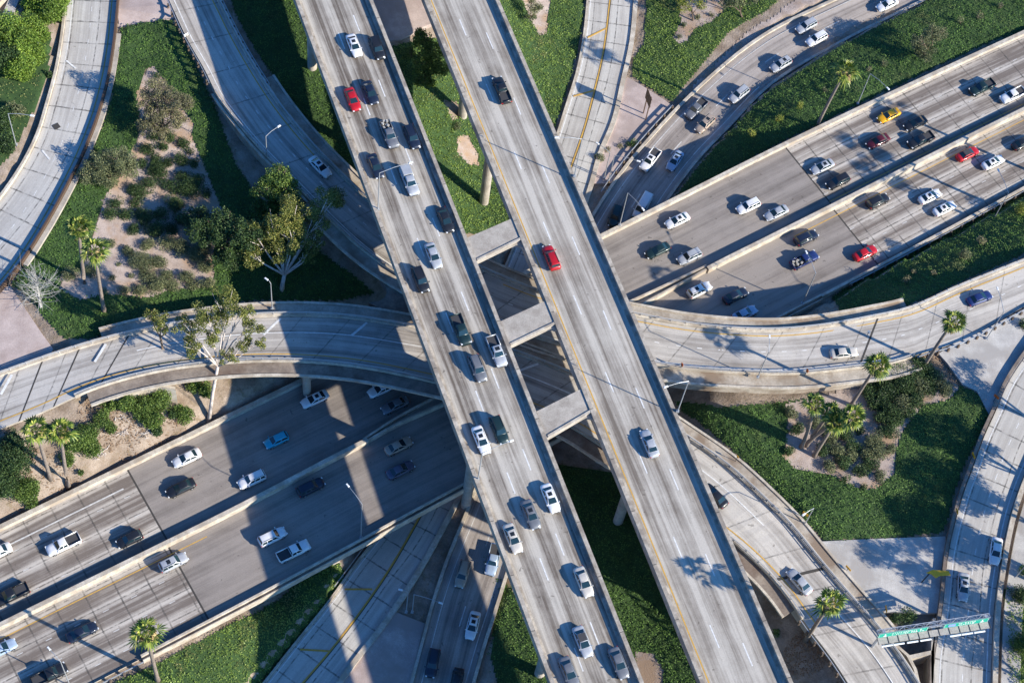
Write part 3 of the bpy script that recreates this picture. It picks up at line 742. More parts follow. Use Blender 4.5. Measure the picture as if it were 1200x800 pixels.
mb = MB(); rMs.box(mb, (0, -.35), (0, .35), -.3, 1.4, rMs.nearL(823, 318, ZC), None); loc_build(mb, 'wall', M['concl'], t)
# forked part round the pier island
isl_s = [P(x, y, ZC) for x, y in [(425, 521), (462, 500), (520, 474), (600, 436), (690, 392), (760, 354), (826, 318)]]
isl_n = [P(x, y, ZC) for x, y in [(425, 517), (455, 497), (520, 462), (600, 424), (700, 372), (745, 352), (826, 314)]]
mb = MB()
mb.prism([tuple(p[:2]) for p in isl_s] + [tuple(p[:2]) for p in isl_n[::-1]], ZC + .004, ZC + .25)
loc_build(mb, 'paved_wedge', M['conc'], t)
mb = MB()
for L_ in (isl_s, isl_n):
    A_ = np.array([[p[0], p[1], ZC] for p in L_]); n_ = Road(A_, A_ + np.array([.18, -.32, 0])); n_.box(mb, (0, 0), (1, 0), 0, 1.15)
loc_build(mb, 'wedge_wall', M['concl'], t)

# ------------------------------------------------------------------ top viaducts
def viaduct(r, name, label, mat, dash, yel, joints, depth=3.1):
    t = empty(name, r.at(r.len / 2, .5) * [1, 1, 0], 0, label, 'viaduct', 'tall parallel viaducts')
    mb = MB(); r.strip(mb, (0, .7), (1, -.7)); loc_build(mb, 'road_surface', mat, t)
    mb = MB(); r.box(mb, (0, .3), (1, -.3), -.45, -.02)
    r.box(mb, (0, 1.5), (1, -.7), -depth, -.45)
    loc_build(mb, 'deck', M['conc'], t)
    for k, sg in ((0, 1), (1, -1)):
        mb = MB(); r.box(mb, (k, 0), (k, sg * .62), -.9, .92); r.box(mb, (k, sg * .62), (k, sg * 1.15), -.02, .17)
        loc_build(mb, 'parapet', M['concv'], t)
        mb = MB(); q = 4.0
        while q < r.len - 1:
            r.strip(mb, (k, sg * .02), (k, sg * .60), q, q + .09, .926); q += 9.0
        loc_build(mb, 'expansion_joint', M['joint'], t)
    mb = MB()
    for k, ph in dash: r.dashes(mb, (0, k), .2, 3.7, 14.6, phase=ph, m=0)
    if yel: r.line(mb, (0, yel), .2, m=1)
    for q in joints: r.strip(mb, (0, 1.2), (1, -1.2), q, q + .25, .01, 2)
    loc_build(mb, 'lane_marking', [M['white'], M['yellow'], M['joint']], t)
    return t
vA = viaduct(rA, 'viaduct', 'high viaduct at left packed with southbound cars in three lanes', M['viaA'], [(5.3, 4.0), (8.9, 1.0)], 0, [])
vB = viaduct(rB, 'viaduct', 'high viaduct at right, nearly empty, with a yellow edge line', M['viaB'], [(4.9, 2.0), (8.5, 6.0)], 1.45, [], 5.4)
def column(par, bx, by, zb, ztop, r=.85, hex_=False):
    p = P(bx, by, zb); mb = MB()
    lc = par.location
    mb.tube([(p[0], p[1], zb - 1.5), (p[0], p[1], ztop - 1.4)], r, 20); mb.tube([(p[0], p[1], ztop - 1.4), (p[0], p[1], ztop)], [r, r * 1.35], 20)
    loc_build(mb, 'column', M['conc'], par, smooth=False)
for c in [(366, 80, 14), (431, 182, 11.5), (545, 596, -3), (632, 790, -1), (500, 330, -1)]: column(vA, *c, ZT - 1.85)
for c in [(542, 135, 5), (567, 237, 0), (724, 611, -.3), (790, 706, 0), (660, 440, -1.5)]: column(vB, *c, ZT - 1.85)
# straddle beams between the two viaducts
for k, (a, b, c, d) in enumerate([((549, 278), (600, 256), (559.5, 306), (610.5, 281)), ((586.5, 376.5), (640, 352), (598.5, 405), (652.5, 379)), ((630.5, 481), (686, 453), (642.5, 512.5), (693.5, 482.5))]):
    zb_ = 26.72
    A_, B_, C_, D_ = [P(*q, zb_) for q in (a, b, c, d)]
    dv = (B_ - A_); dv = dv / np.linalg.norm(dv) * .25; dv2 = (D_ - C_); dv2 = dv2 / np.linalg.norm(dv2) * .25
    poly = [tuple((A_ - dv)[:2]), tuple((C_ - dv2)[:2]), tuple((D_ + dv2)[:2]), tuple((B_ + dv)[:2])]
    cen = (A_ + B_ + C_ + D_) / 4
    t = empty('straddle_beam', (cen[0], cen[1], 0), 0, ['uppermost wide concrete cross beam between the viaducts, above the ivy', 'middle wide concrete cross beam between the two high viaducts',
              'lowest wide concrete cross beam between the two high viaducts'][k], 'cross beam', 'cross beams between the viaducts')
    mb = MB(); mb.prism(poly, zb_ - 1.0, zb_); loc_build(mb, 'cap_slab', M['conc'], t)
    pl2 = [tuple(np.array(poly[0]) + (np.array(poly[1]) - poly[0]) * .1), tuple(np.array(poly[0]) + (np.array(poly[1]) - poly[0]) * .72), tuple(np.array(poly[3]) + (np.array(poly[2]) - poly[3]) * .72), tuple(np.array(poly[3]) + (np.array(poly[2]) - poly[3]) * .1)]
    mb = MB(); mb.prism(pl2, zb_ - 3.2, zb_ - 1.01); loc_build(mb, 'cap_beam', M['conc'], t)
    mb = MB()
    s_ = Road(np.array([C_, D_]), np.array([C_, D_]) + (A_ - C_) * .085); s_.box(mb, (0, 0), (1, 0), .004, .16); loc_build(mb, 'kerb', M['concl'], t)
    # rounded haunch where the beam meets the right viaduct
    nrm = (C_ - A_) / np.linalg.norm(C_ - A_); u_ = dv2 / .25
    bl = np.array([.39, -.92, 0])
    bl = rB.tan[len(rB.tan) // 2]; bl = np.array([bl[0], bl[1], 0]); bl = bl if bl[1] < 0 else -bl
    pts = [D_]
    for th in np.linspace(0, 1, 7):
        e = D_ + bl * 2.2 * (1 - th) ** 2 - u_ * 2.6 * th ** 2; pts.append(e)
    mb = MB(); mb.prism([tuple(p[:2]) for p in pts], zb_ - .9, zb_ - .3); loc_build(mb, 'haunch', M['conc'], t)
    for s2 in (-1, 1):
        p = cen + (dv / .25) * s2 * 10.5 * np.array([1, 1, 0]); mb = MB(); mb.tube([(p[0], p[1], -4.4), (p[0], p[1], zb_ - 3.19)], 1.1, 20); loc_build(mb, 'column', M['conc'], t)

# ------------------------------------------------------------------ curved connector viaducts
def curved(r, name, label, mat, sa, sb, strips, rails, marks, cols):
    """strips: [(side, s0, s1, width)]; rails: [(side, s0, s1)]"""
    t = empty(name, r.at(r.len / 2, .5) * [1, 1, 0], 0, label, 'curved viaduct', 'curved connector viaducts')
    mb = MB(); r.strip(mb, (0, 0), (1, 0)); loc_build(mb, 'road_surface', mat, t)
    mb = MB(); r.box(mb, (0, .02), (1, -.02), -2.6, -.02, sa, sb); r.box(mb, (0, .02), (1, -.02), -.5, -.02, None, sa); r.box(mb, (0, .02), (1, -.02), -.5, -.02, sb, None)
    loc_build(mb, 'deck', M['conc'], t)
    for k, s0, s1, w, dz, dp in strips:
        sg = -1 if k == 0 else 1
        mb = MB(); r.box(mb, (k, sg * .02), (k, sg * w), -dp, dz, s0, s1, m=0); r.box(mb, (k, sg * w), (k, sg * (w + .40)), -min(dp, .22), .20, s0, s1, m=1)
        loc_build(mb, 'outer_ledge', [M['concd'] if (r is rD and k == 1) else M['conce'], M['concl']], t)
    for k, s0, s1 in rails:
        sg = -1 if k == 0 else 1
        mb = MB(); r.box(mb, (k, -sg * .30), (k, sg * .15), -.05, .42, s0, s1, m=0)
        r.box(mb, (k, sg * .16), (k, sg * .34), .10, .70, s0, s1, m=0)
        loc_build(mb, 'parapet', M['concl'], t)
        mb = MB(); r.box(mb, (k, -.05), (k, .05), .95, 1.08, s0, s1); r.box(mb, (k, -.03), (k, .03), .62, .70, s0, s1)
        q = (s0 or 0)
        while q < (s1 or r.len):
            p = r.at(q, k); mb.box(p[0], p[1], p[2] + .74, .14, .14, .66, 0, 0); q += 2.6
        loc_build(mb, 'railing', M['rail'], t)
    mb = MB(); marks(mb); loc_build(mb, 'lane_marking', [M['white'], M['yellow'], M['joint']], t)
    for x, y, zb_ in cols: column(t, x, y, zb_, ZD - 1.9, .7)
    return t
def marksD(mb):
    r = rD
    r.line(mb, (1, -1.3), .2, m=1)
    s0 = r.spx(560, 420, ZD)
    r.line(mb, (0, 3.3), .18, m=0)
    def dg(a, b, z=ZD):
        p, q = P(*a, z), P(*b, z); d = q - p; c = (p + q) / 2; mb.box(c[0], c[1], z + .02, np.hypot(d[0], d[1]), .38, .02, 0, atan2(d[1], d[0]))
    for a, b in [((1, 462), (14, 439)), ((111, 424), (124, 403)), ((309, 392), (329, 373)), ((412, 393), (430, 378)), ((609, 434), (631, 426))]: dg(a, b, 14.0 if a[0] < 50 else ZD)
    for a, b, z in [((860, 582), (887, 583), ZD), ((929, 648), (953, 650), 13.6), ((997, 729), (1019, 735), 12.9)]: dg(a, b, z)
    for q in (r.spx(72, 445, 14), r.spx(135, 430, ZD), r.spx(33, 455, 13.7)): r.strip(mb, (0, 0), (1, 0), q, q + .3, .016, 2)
    q = r.spx(938, 670, 13.4); r.strip(mb, (0, 0), (1, 0), q, q + .5, .016, 2)
def marksE(mb):
    r = rE
    r.line(mb, (0, 1.0), .2, m=1); r.line(mb, (1, -.8), .16, m=0)
    r.dashes(mb, (.5, 0), .14, .8, 3.6, m=0)
    for q in (r.spx(1010, 400, 13),): r.strip(mb, (0, 0), (1, 0), q, q + .4, .016, 2)
sDa, sDb = rD.spx(112, 430, ZD), rD.spx(1000, 740, 13)
sEa, sEb = rE.spx(245, 95, 16.2), rE.spx(1060, 392, 12.8)
tD = curved(rD, 'connector_viaduct', 'curved concrete connector from the lower left under the viaducts to the lower right', M['ramp'], sDa, sDb,
     [(0, rD.spx(108, 430, ZD), rD.spx(1015, 735, 12.9), 2.1, -.03, .45),
      (1, rD.spx(125, 430, ZD), rD.spx(950, 715, 13.2), 2.4, -.03, .4)],
     [(0, None, None), (1, rD.spx(115, 440, ZD), rD.spx(960, 722, 13.2))], marksD,
     [(508, 478, -2), (515, 452, -2), (360, 470, 2), (590, 500, -1.5), (775, 640, 3)])
tE = curved(rE, 'connector_viaduct', 'curved concrete connector from the upper left under the viaducts to the right edge', M['ramp'], sEa, sEb,
     [(0, rE.spx(300, 90, 16), rE.spx(1050, 395, 12.9), 2.0, -.05, .5), (1, rE.spx(256, 105, 16.2), rE.spx(385, 230, 15), .5, -.07, 3.2), (1, rE.spx(385, 230, 15) + .01, rE.spx(800, 405, ZD), 2.3, -.07, .5), (1, rE.spx(800, 405, ZD) + .01, rE.spx(1085, 390, 12.6), 2.5, -.07, 2.4)],
     [(0, None, None), (1, rE.spx(262, 105, 16), rE.spx(1075, 390, 12.6))], marksE,
     [(480, 400, -1), (600, 400, -3), (720, 440, -3), (860, 440, 3)])
# rounded slab where the two connectors come together
gore = [(452, 331), (400, 297), (420, 330), (449, 343), (451, 350), (446, 355), (430, 357), (400, 356), (500, 385), (560, 398), (600, 406), (640, 408), (668, 424), (640, 396), (560, 372), (500, 345), (470, 327)]
gore = [(446, 327), (452, 335), (454, 341), (451, 348), (444, 352), (432, 354), (480, 378), (540, 390), (600, 405), (634, 418), (638, 408), (648, 402), (660, 404), (600, 383), (530, 355), (480, 330)]
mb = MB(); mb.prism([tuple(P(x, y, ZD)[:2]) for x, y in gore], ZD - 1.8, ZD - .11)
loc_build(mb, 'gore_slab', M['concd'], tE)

# ------------------------------------------------------------------ kerbs, guard rails, small walls along the lower roads
def road_wall(r, k, off, w, h, s0, s1, name, mat, label, cat, base=-.4, group='roadside walls and kerbs'):
    mb = MB(); r.box(mb, (k, off), (k, off + w), base, h, s0, s1)
    return tag(mb.build(name, mat), label, cat, group)
road_wall(rG1, 0, -.45, .4, .35, None, None, 'kerb_wall', M['concl'], 'low kerb on the left side of the yellow lined connector road', 'kerb')
road_wall(rG1, 1, .05, .9, .3, None, None, 'kerb_wall', M['concl'], 'broad cream kerb on the right side of the yellow lined connector road', 'kerb')
road_wall(rG2, 0, -.9, .55, .5, None, None, 'kerb_wall', M['concl'], 'pale wall on the upper left side of the shaded lower freeway', 'kerb')
road_wall(rG2, 1, .35, .55, .5, None, None, 'kerb_wall', M['concl'], 'pale wall between the shaded lower freeway and the ivy slope', 'kerb')
road_wall(rG4, 0, -.5, .45, .75, None, None, 'kerb_wall', M['concl'], 'cream wall between the upper left ramp and the bright hillside bushes', 'kerb')
road_wall(rG4, 1, .05, .35, .8, None, None, 'kerb_wall', M['wood'], 'thin rusty brown rail along the upper left ramp', 'kerb')
road_wall(rG4, 1, .45, .8, .12, rG4.spx(130, 40, 15.5), rG4.spx(25, 310, 14), 'kerb_wall', M['conc'], 'grey gutter strip between the upper left ramp and the ivy', 'kerb')
road_wall(rG3, 0, -.8, .55, .7, None, None, 'kerb_wall', M['concd'], 'rust stained wall on the left side of the right hand ramp', 'kerb')
road_wall(rG3, 1, .1, .8, .7, None, None, 'kerb_wall', M['concl'], 'pale wall on the right side of the right hand ramp', 'kerb')
road_wall(rG3, 1, 1.6, 3.0, .05, rG3.spx(1190, 560, 11.8), None, 'kerb_wall', M['apron'], 'paved path strip beyond the wall of the right hand ramp', 'path')

def guard_rail(r, k, off, s0, s1, label, step=2.0):
    p0 = r.at((s0 + s1) / 2, k, off)
    t = empty('guard_rail', p0, 0, label, 'guard rail', 'steel guard rails')
    mb = MB(); r.box(mb, (k, off - .05), (k, off + .05), .45, .80, s0, s1); loc_build(mb, 'rail', M['steel'], t)
    q = s0 + .2; n_ = 0
    while q < s1 and n_ < 90:
        p = r.at(q, k, off + .22); mb = MB(); mb.box(p[0], p[1], p[2] + .2, .3, .34, 1.2, 0, .4); loc_build(mb, 'post', M['bwood'], t); q += step; n_ += 1
    return t
guard_rail(rE, 1, .45, rE.spx(200, -20, 16.3), rE.spx(253, 100, 16.2), 'steel guard rail on brown posts beside the upper left connector')
guard_rail(rE, 0, -.5, rE.spx(262, -20, 16.3), rE.spx(318, 95, 16), 'shaded guard rail between the upper left connector and dark ivy')
guard_rail(rG2, 0, -1.6, rG2.spx(788, 130, -2), rG2.spx(716, 235, -2.6), 'guard rail on wooden posts beside the pink concrete triangle', 2.6)
guard_rail(rE, 1, .7, rE.spx(1085, 395, 12.5), rE.len - 55, 'guard rail on wooden posts beside the white concrete apron')
guard_rail(rC, 1, .9, rC.spx(60, 760, ZC), rC.spx(138, 720, ZC), 'guard rail on wooden posts beside the lower left palm', 2.2)
guard_rail(rC, 1, .55, rC.spx(980, 320, ZC), rC.spx(1195, 225, ZC), 'long guard rail on top of the wall beside the dark ivy strip', 2.6)
guard_rail(rG1, 0, -.9, rG1.spx(392, 700, -2.6), rG1.spx(455, 625, -2.6), 'guard rail beside the shaded lower connector road', 2.6)
guard_rail(rD, 1, .7, rD.spx(962, 735, 13), rD.len - 40, 'guard rail below the lower right connector beside brown soil')

# concrete walls under the right hand connector and its junction
def wall_px(pts, w, h, name, label, cat, mat, base=-3, group=None):
    A_ = np.array([P(x, y, z) for x, y, z in pts]); d = A_[-1] - A_[0]; n_ = np.array([-d[1], d[0], 0]) / np.hypot(d[0], d[1]) * w
    r = Road(A_, A_ + n_); mb = MB(); r.box(mb, (0, 0), (1, 0), base, h); return tag(mb.build(name, mat), label, cat, group)
wall_px([(1047, 757, 12.3), (1065, 774, 12.2), (1073, 800, 12), (1080, 840, 12)], .5, .6, 'retaining_wall', 'grey wall edging the dark pit below the sign gantry', 'wall', M['concl'], -5, 'walls round the dark pit')
wall_px([(1065, 773, 12), (1092, 767, 12)], .6, .5, 'retaining_wall', 'short wall crossing the dark pit below the sign gantry', 'wall', M['concl'], -5, 'walls round the dark pit')
wall_px([(1092, 725, 12), (1090, 765, 12), (1092, 830, 12)], .5, .5, 'retaining_wall', 'grey wall between the dark pit and the right hand ramp', 'wall', M['conc'], -5, 'walls round the dark pit')
wall_px([(132, 468, 13.2), (200, 456, 12.6), (206, 458, 12.4)], .5, .5, 'retaining_wall', 'pale abutment wall above the shrubs on the lower left slope', 'wall', M['concl'], -5)
wall_px([(-10, 16, 17.2), (10, -2, 17.5), (24, -16, 17.8)], .5, .9, 'retaining_wall', 'white hillside wall in the top left corner', 'wall', M['concl'], -2)
wall_px([(14, 22, 17), (22, 2, 17.3), (25, -20, 17.6)], 1.8, .2, 'paved_step', 'white paved step beside the bushes in the top left corner', 'step', M['apron'], -1)
# abutments carrying the wide freeway across the lower roads
for q, lb in ((rC.spx(345, 560, ZC), 'abutment wall under the left end of the wide freeway bridge'), (rC.spx(880, 270, ZC), 'abutment wall under the right end of the wide freeway bridge')):
    mb = MB(); rC.box(mb, (0, .6), (1, -.6), -10, -1.52, q - .6, q + .6); tag(mb.build('abutment', M['conc']), lb, 'abutment', 'bridge abutments')
for q, lb in ((rC.spx(565, 460, ZC), 'pier wall under the wide freeway between the lower roads'),):
    mb = MB(); rC.box(mb, (0, 1.5), (1, -1.5), -10, -1.52, q - .5, q + .5); tag(mb.build('pier_wall', M['conc']), lb, 'pier')

# ------------------------------------------------------------------ ground cover (ivy) and bare beds
def poly_w(px, z0=5.0):
    return np.array([T(x, y, z0)[:2] for x, y in px])
def leaf_quads(C, size, tilt=0.9, aspect=0.7):
    n = len(C)
    az = rng.uniform(0, 2 * pi, n); tl = rng.uniform(0, tilt, n); sp = rng.uniform(0, 2 * pi, n)
    nrm = np.stack([np.sin(tl) * np.cos(az), np.sin(tl) * np.sin(az), np.cos(tl)], 1)
    a = np.cross(nrm, np.stack([np.cos(sp), np.sin(sp), np.zeros(n)], 1)); a /= np.linalg.norm(a, axis=1)[:, None] + 1e-9
    b = np.cross(nrm, a)
    s = (size if not np.isscalar(size) else np.full(n, size)) * rng.uniform(.6, 1.3, n)
    a = a * s[:, None] * .5; b = b * (s * aspect)[:, None] * .5
    V = np.stack([C - a, C - b * .9 + a * .1, C + a, C + b * 1.1 - a * .1], 1).reshape(-1, 3)
    return V, np.arange(4 * n).reshape(n, 4)
def ivy(px, holes, mat, label, z0=5.0, dens=32.0, size=.25, hmax=.36, cat='ivy'):
    pw = poly_w(px, z0); hw = [poly_w(h, z0) for h in holes]
    x0, y0 = pw.min(0); x1, y1 = pw.max(0)
    st = .4
    xs, ys = np.arange(x0, x1 + st, st), np.arange(y0, y1 + st, st)
    X, Y = np.meshgrid(xs, ys)
    cx_, cy_ = X[:-1, :-1] + st / 2, Y[:-1, :-1] + st / 2
    ins = inpoly(cx_, cy_, pw)
    for h in hw: ins &= ~inpoly(cx_, cy_, h)
    Z = zt(X, Y) + .15
    id_ = np.arange(X.size).reshape(X.shape)
    Fq = np.stack([id_[:-1, :-1], id_[:-1, 1:], id_[1:, 1:], id_[1:, :-1]], 2)[ins]
    used = np.unique(Fq); rm = -np.ones(X.size, int); rm[used] = np.arange(len(used))
    Vb = np.c_[X.ravel(), Y.ravel(), Z.ravel()][used]; Fb = rm[Fq]
    n = int((x1 - x0) * (y1 - y0) * dens)
    qx, qy = rng.uniform(x0, x1, n), rng.uniform(y0, y1, n)
    jx, jy = qx + rng.normal(0, .3, n), qy + rng.normal(0, .3, n)
    k = inpoly(jx, jy, pw)
    for h in hw: k &= ~inpoly(jx, jy, h)
    qx, qy = qx[k], qy[k]
    lump = .5 + .5 * np.sin(qx * 1.9 + 1.3 * np.sin(qy * 1.1)) * np.sin(qy * 2.1 + 1.7 * np.sin(qx * .9))
    keep = rng.uniform(0, 1, len(qx)) < .35 + .65 * lump
    qx, qy, lump = qx[keep], qy[keep], lump[keep]
    qz = zt(qx, qy) + .17 + hmax * lump * rng.uniform(.4, 1, len(qx)) + .12 * rng.uniform(0, 1, len(qx))
    V, Fl = leaf_quads(np.c_[qx, qy, qz], size, .85)
    o = npmesh('ground_cover', np.vstack([Vb, V]), np.vstack([Fb, Fl + len(Vb)]), [M['ivy_bed'], mat])
    mi = np.ones(len(Fb) + len(Fl), dtype=np.int32); mi[:len(Fb)] = 0
    o.data.polygons.foreach_set('material_index', mi)
    return tag(o, label, cat, kind='stuff')

pit_dirt = [(171, 82), (180, 78), (192, 92), (200, 110), (228, 145), (225, 160), (238, 190), (262, 250), (250, 300), (252, 335), (200, 340), (175, 350), (125, 345), (95, 352), (70, 340), (72, 320), (95, 318), (110, 270), (120, 235), (150, 190), (165, 150), (160, 110)]
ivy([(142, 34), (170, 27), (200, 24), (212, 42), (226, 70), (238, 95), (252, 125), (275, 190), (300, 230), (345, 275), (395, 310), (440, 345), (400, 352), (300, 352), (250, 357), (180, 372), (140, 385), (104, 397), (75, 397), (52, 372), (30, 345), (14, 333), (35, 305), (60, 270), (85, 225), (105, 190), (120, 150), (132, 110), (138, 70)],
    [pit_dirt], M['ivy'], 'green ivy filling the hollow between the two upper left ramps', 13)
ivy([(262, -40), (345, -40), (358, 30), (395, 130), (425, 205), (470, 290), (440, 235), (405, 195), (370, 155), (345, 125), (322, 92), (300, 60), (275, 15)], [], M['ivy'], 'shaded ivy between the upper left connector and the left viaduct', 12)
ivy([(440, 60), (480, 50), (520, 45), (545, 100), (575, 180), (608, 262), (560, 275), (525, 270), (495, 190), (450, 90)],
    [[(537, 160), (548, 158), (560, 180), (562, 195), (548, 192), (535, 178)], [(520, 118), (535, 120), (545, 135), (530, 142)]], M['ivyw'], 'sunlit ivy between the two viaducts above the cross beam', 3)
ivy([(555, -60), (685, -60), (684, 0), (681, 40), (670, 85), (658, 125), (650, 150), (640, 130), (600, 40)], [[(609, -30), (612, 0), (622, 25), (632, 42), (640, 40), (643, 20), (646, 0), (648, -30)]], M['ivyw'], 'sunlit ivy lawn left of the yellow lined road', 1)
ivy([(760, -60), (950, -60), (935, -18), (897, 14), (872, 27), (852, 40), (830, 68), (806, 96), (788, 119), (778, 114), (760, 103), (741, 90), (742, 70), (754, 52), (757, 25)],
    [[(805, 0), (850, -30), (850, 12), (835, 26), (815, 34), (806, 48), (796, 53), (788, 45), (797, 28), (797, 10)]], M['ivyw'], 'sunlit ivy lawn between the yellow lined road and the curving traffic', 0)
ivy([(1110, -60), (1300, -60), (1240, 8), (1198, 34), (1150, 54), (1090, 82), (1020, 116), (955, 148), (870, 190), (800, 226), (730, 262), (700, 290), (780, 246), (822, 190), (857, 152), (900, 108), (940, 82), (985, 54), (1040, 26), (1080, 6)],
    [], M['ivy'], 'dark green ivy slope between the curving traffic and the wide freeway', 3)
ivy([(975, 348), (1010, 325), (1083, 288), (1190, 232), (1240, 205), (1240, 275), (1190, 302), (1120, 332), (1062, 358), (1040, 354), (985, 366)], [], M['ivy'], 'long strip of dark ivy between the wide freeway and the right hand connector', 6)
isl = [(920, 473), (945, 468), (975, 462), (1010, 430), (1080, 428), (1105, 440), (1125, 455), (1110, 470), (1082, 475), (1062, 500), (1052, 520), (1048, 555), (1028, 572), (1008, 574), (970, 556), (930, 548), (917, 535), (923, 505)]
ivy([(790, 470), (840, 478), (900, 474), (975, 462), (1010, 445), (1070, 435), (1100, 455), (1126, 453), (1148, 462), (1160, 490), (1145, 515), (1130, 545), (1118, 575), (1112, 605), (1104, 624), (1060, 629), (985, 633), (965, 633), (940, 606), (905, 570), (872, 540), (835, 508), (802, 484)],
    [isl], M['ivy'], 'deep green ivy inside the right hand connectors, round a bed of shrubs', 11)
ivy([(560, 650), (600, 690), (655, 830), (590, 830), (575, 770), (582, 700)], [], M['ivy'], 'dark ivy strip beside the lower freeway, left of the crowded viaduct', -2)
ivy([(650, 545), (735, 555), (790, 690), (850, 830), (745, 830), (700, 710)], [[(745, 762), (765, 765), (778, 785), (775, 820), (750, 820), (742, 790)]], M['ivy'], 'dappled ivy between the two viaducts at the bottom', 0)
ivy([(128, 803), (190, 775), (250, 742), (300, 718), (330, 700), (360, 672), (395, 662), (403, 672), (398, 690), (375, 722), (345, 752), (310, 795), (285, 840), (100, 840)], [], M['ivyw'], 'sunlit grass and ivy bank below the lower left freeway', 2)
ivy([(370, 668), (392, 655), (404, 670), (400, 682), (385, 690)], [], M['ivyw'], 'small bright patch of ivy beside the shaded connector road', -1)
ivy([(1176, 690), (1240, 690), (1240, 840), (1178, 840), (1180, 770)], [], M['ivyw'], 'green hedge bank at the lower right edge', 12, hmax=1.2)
ivy([(-60, 80), (20, 45), (60, 38), (58, 75), (50, 110), (35, 140), (15, 180), (-10, 205), (-60, 240)], [], M['hill'], 'rough grass on the hillside beyond the upper left ramp', 15, dens=5)
def bed(px, mat, label, z0):
    pw = poly_w(px, z0)
    x0, y0 = pw.min(0); x1, y1 = pw.max(0); st = .6
    X, Y = np.meshgrid(np.arange(x0, x1 + st, st), np.arange(y0, y1 + st, st))
    ins = inpoly(X[:-1, :-1] + st / 2, Y[:-1, :-1] + st / 2, pw)
    id_ = np.arange(X.size).reshape(X.shape)
    Fq = np.stack([id_[:-1, :-1], id_[:-1, 1:], id_[1:, 1:], id_[1:, :-1]], 2)[ins]
    used = np.unique(Fq); rm = -np.ones(X.size, int); rm[used] = np.arange(len(used))
    V = np.c_[X.ravel(), Y.ravel(), zt(X, Y).ravel() + .07][used]
    return tag(npmesh('soil_bed', V, rm[Fq], mat, smooth=True), kind='structure')
bed(pit_dirt, M['mulch'], '', 12)
bed(isl, M['mulch'], '', 11)
bed([(609, -30), (612, 0), (622, 25), (632, 42), (640, 40), (643, 20), (646, 0), (648, -30)], M['mulch'], '', 1)
bed([(805, 0), (850, -30), (850, 12), (835, 26), (815, 34), (806, 48), (796, 53), (788, 45), (797, 28), (797, 10)], M['mulch'], '', 0)
bed([(875, 38), (905, 20), (945, -8), (990, -20), (985, 0), (900, 40), (850, 75), (818, 104), (798, 124), (815, 98)], M['mulch'], '', 0)
bed([(537, 160), (548, 158), (560, 180), (562, 195), (548, 192), (535, 178)], M['mulch'], '', 2)
bed([(745, 762), (765, 765), (778, 785), (775, 820), (750, 820), (742, 790)], M['mulch'], '', 0)

# ------------------------------------------------------------------ plants
def blob_leaves(clusters, dens, size, squash=1.0, shell=.45):
    Cs = []
    for c, r in clusters:
        n = max(12, int(dens * 4.4 * r ** 2))
        d = rng.normal(size=(n, 3)); d /= np.linalg.norm(d, axis=1)[:, None]
        rad = r * (shell + (1 - shell) * rng.uniform(0, 1, n) ** .6) * (1 + .22 * np.sin(d[:, 0] * 7 + c[0]) * np.sin(d[:, 1] * 6 + c[1]))
        p = d * rad[:, None]; p[:, 2] *= squash
        Cs.append(p + np.array(c))
    return leaf_quads(np.vstack(Cs), size * .78, 1.5)
def shrub(px, py, r, mat, label, cat='shrub', group=None, h=None, z0=5.0, lobes=None, dens=75, size=.26, name='shrub'):
    """r in metres"""
    p = T(px, py, z0); h = h or r * 1.1
    t = empty(name, p, rng.uniform(0, 6), label, cat, group)
    k = lobes or (3 if r < 1.2 else 6 if r < 2 else 9)
    cl = []
    for i in range(k):
        a = rng.uniform(0, 2 * pi); q = rng.uniform(.1, .55) * r
        cl.append(((cos(a) * q, sin(a) * q, h * rng.uniform(.35, .75)), r * rng.uniform(.45, .68)))
    V, Fq = blob_leaves(cl, dens, size, min(1.2, h / r * .9), .5)
    V[:, 2] = np.maximum(V[:, 2], .03)
    npmesh('foliage', V, Fq, mat, t)
    mb = MB()
    for i in range(3):
        a = 2.1 * i; mb.tube([(0, 0, -.2), (cos(a) * r * .2, sin(a) * r * .2, h * .3), (cos(a) * r * .4, sin(a) * r * .4, h * .65)], [.08, .06, .03], 5)
    mb.build('stem', M['bwood'], t)
    return t
def tree(bx, by, crown, mat, label, group=None, bark='bwood', z0=5.0, dens=60, size=.34, tr=.3, name='tree', squash=.8, extra=None, fork=.35, grow=1.0, core=.8):
    """crown: list of (px, py, height above base in m, radius in m)"""
    b = T(bx, by, z0)
    t = empty(name, b, 0, label, 'tree', group)
    cl = []
    for x, y, h, r in crown:
        p = P(x, y, b[2] + h) - b; cl.append((p, r * grow))
    sub = []
    for c, r in cl:
        sub.append((c, r * core))
        for i in range(max(5, int(r * 4))):
            d = rng.normal(size=3); d /= np.linalg.norm(d); d[2] *= .7
            sub.append((c + d * r * rng.uniform(.6, .95), r * rng.uniform(.25, .45)))
    V, Fq = blob_leaves(sub, dens, size, squash, .3)
    npmesh('crown', V, Fq, mat, t)
    mb = MB()
    mid = np.mean([c for c, r in cl], 0); f = mid * fork; f[2] = max(f[2], .8)
    mb.tube([(0, 0, -.4), tuple(f * .55 + rng.normal(size=3) * [.12, .12, 0]), tuple(f)], [tr * 1.25, tr, tr * .9], 9)
    for c, r in cl:
        m1 = f + (c - f) * .5 + rng.normal(size=3) * .35
        mb.tube([tuple(f), tuple(m1), tuple(c + [0, 0, r * .3])], [tr * .62, tr * .42, tr * .16], 7)
        for i in range(5):
            d = rng.normal(size=3); d /= np.linalg.norm(d); d[2] = abs(d[2])
            mb.tube([tuple(m1 + (c - m1) * rng.uniform(.2, .8)), tuple(c + d * r * .8)], [tr * .28, tr * .07], 5)
    mb.build('trunk', M[bark], t, smooth=True)
    return t
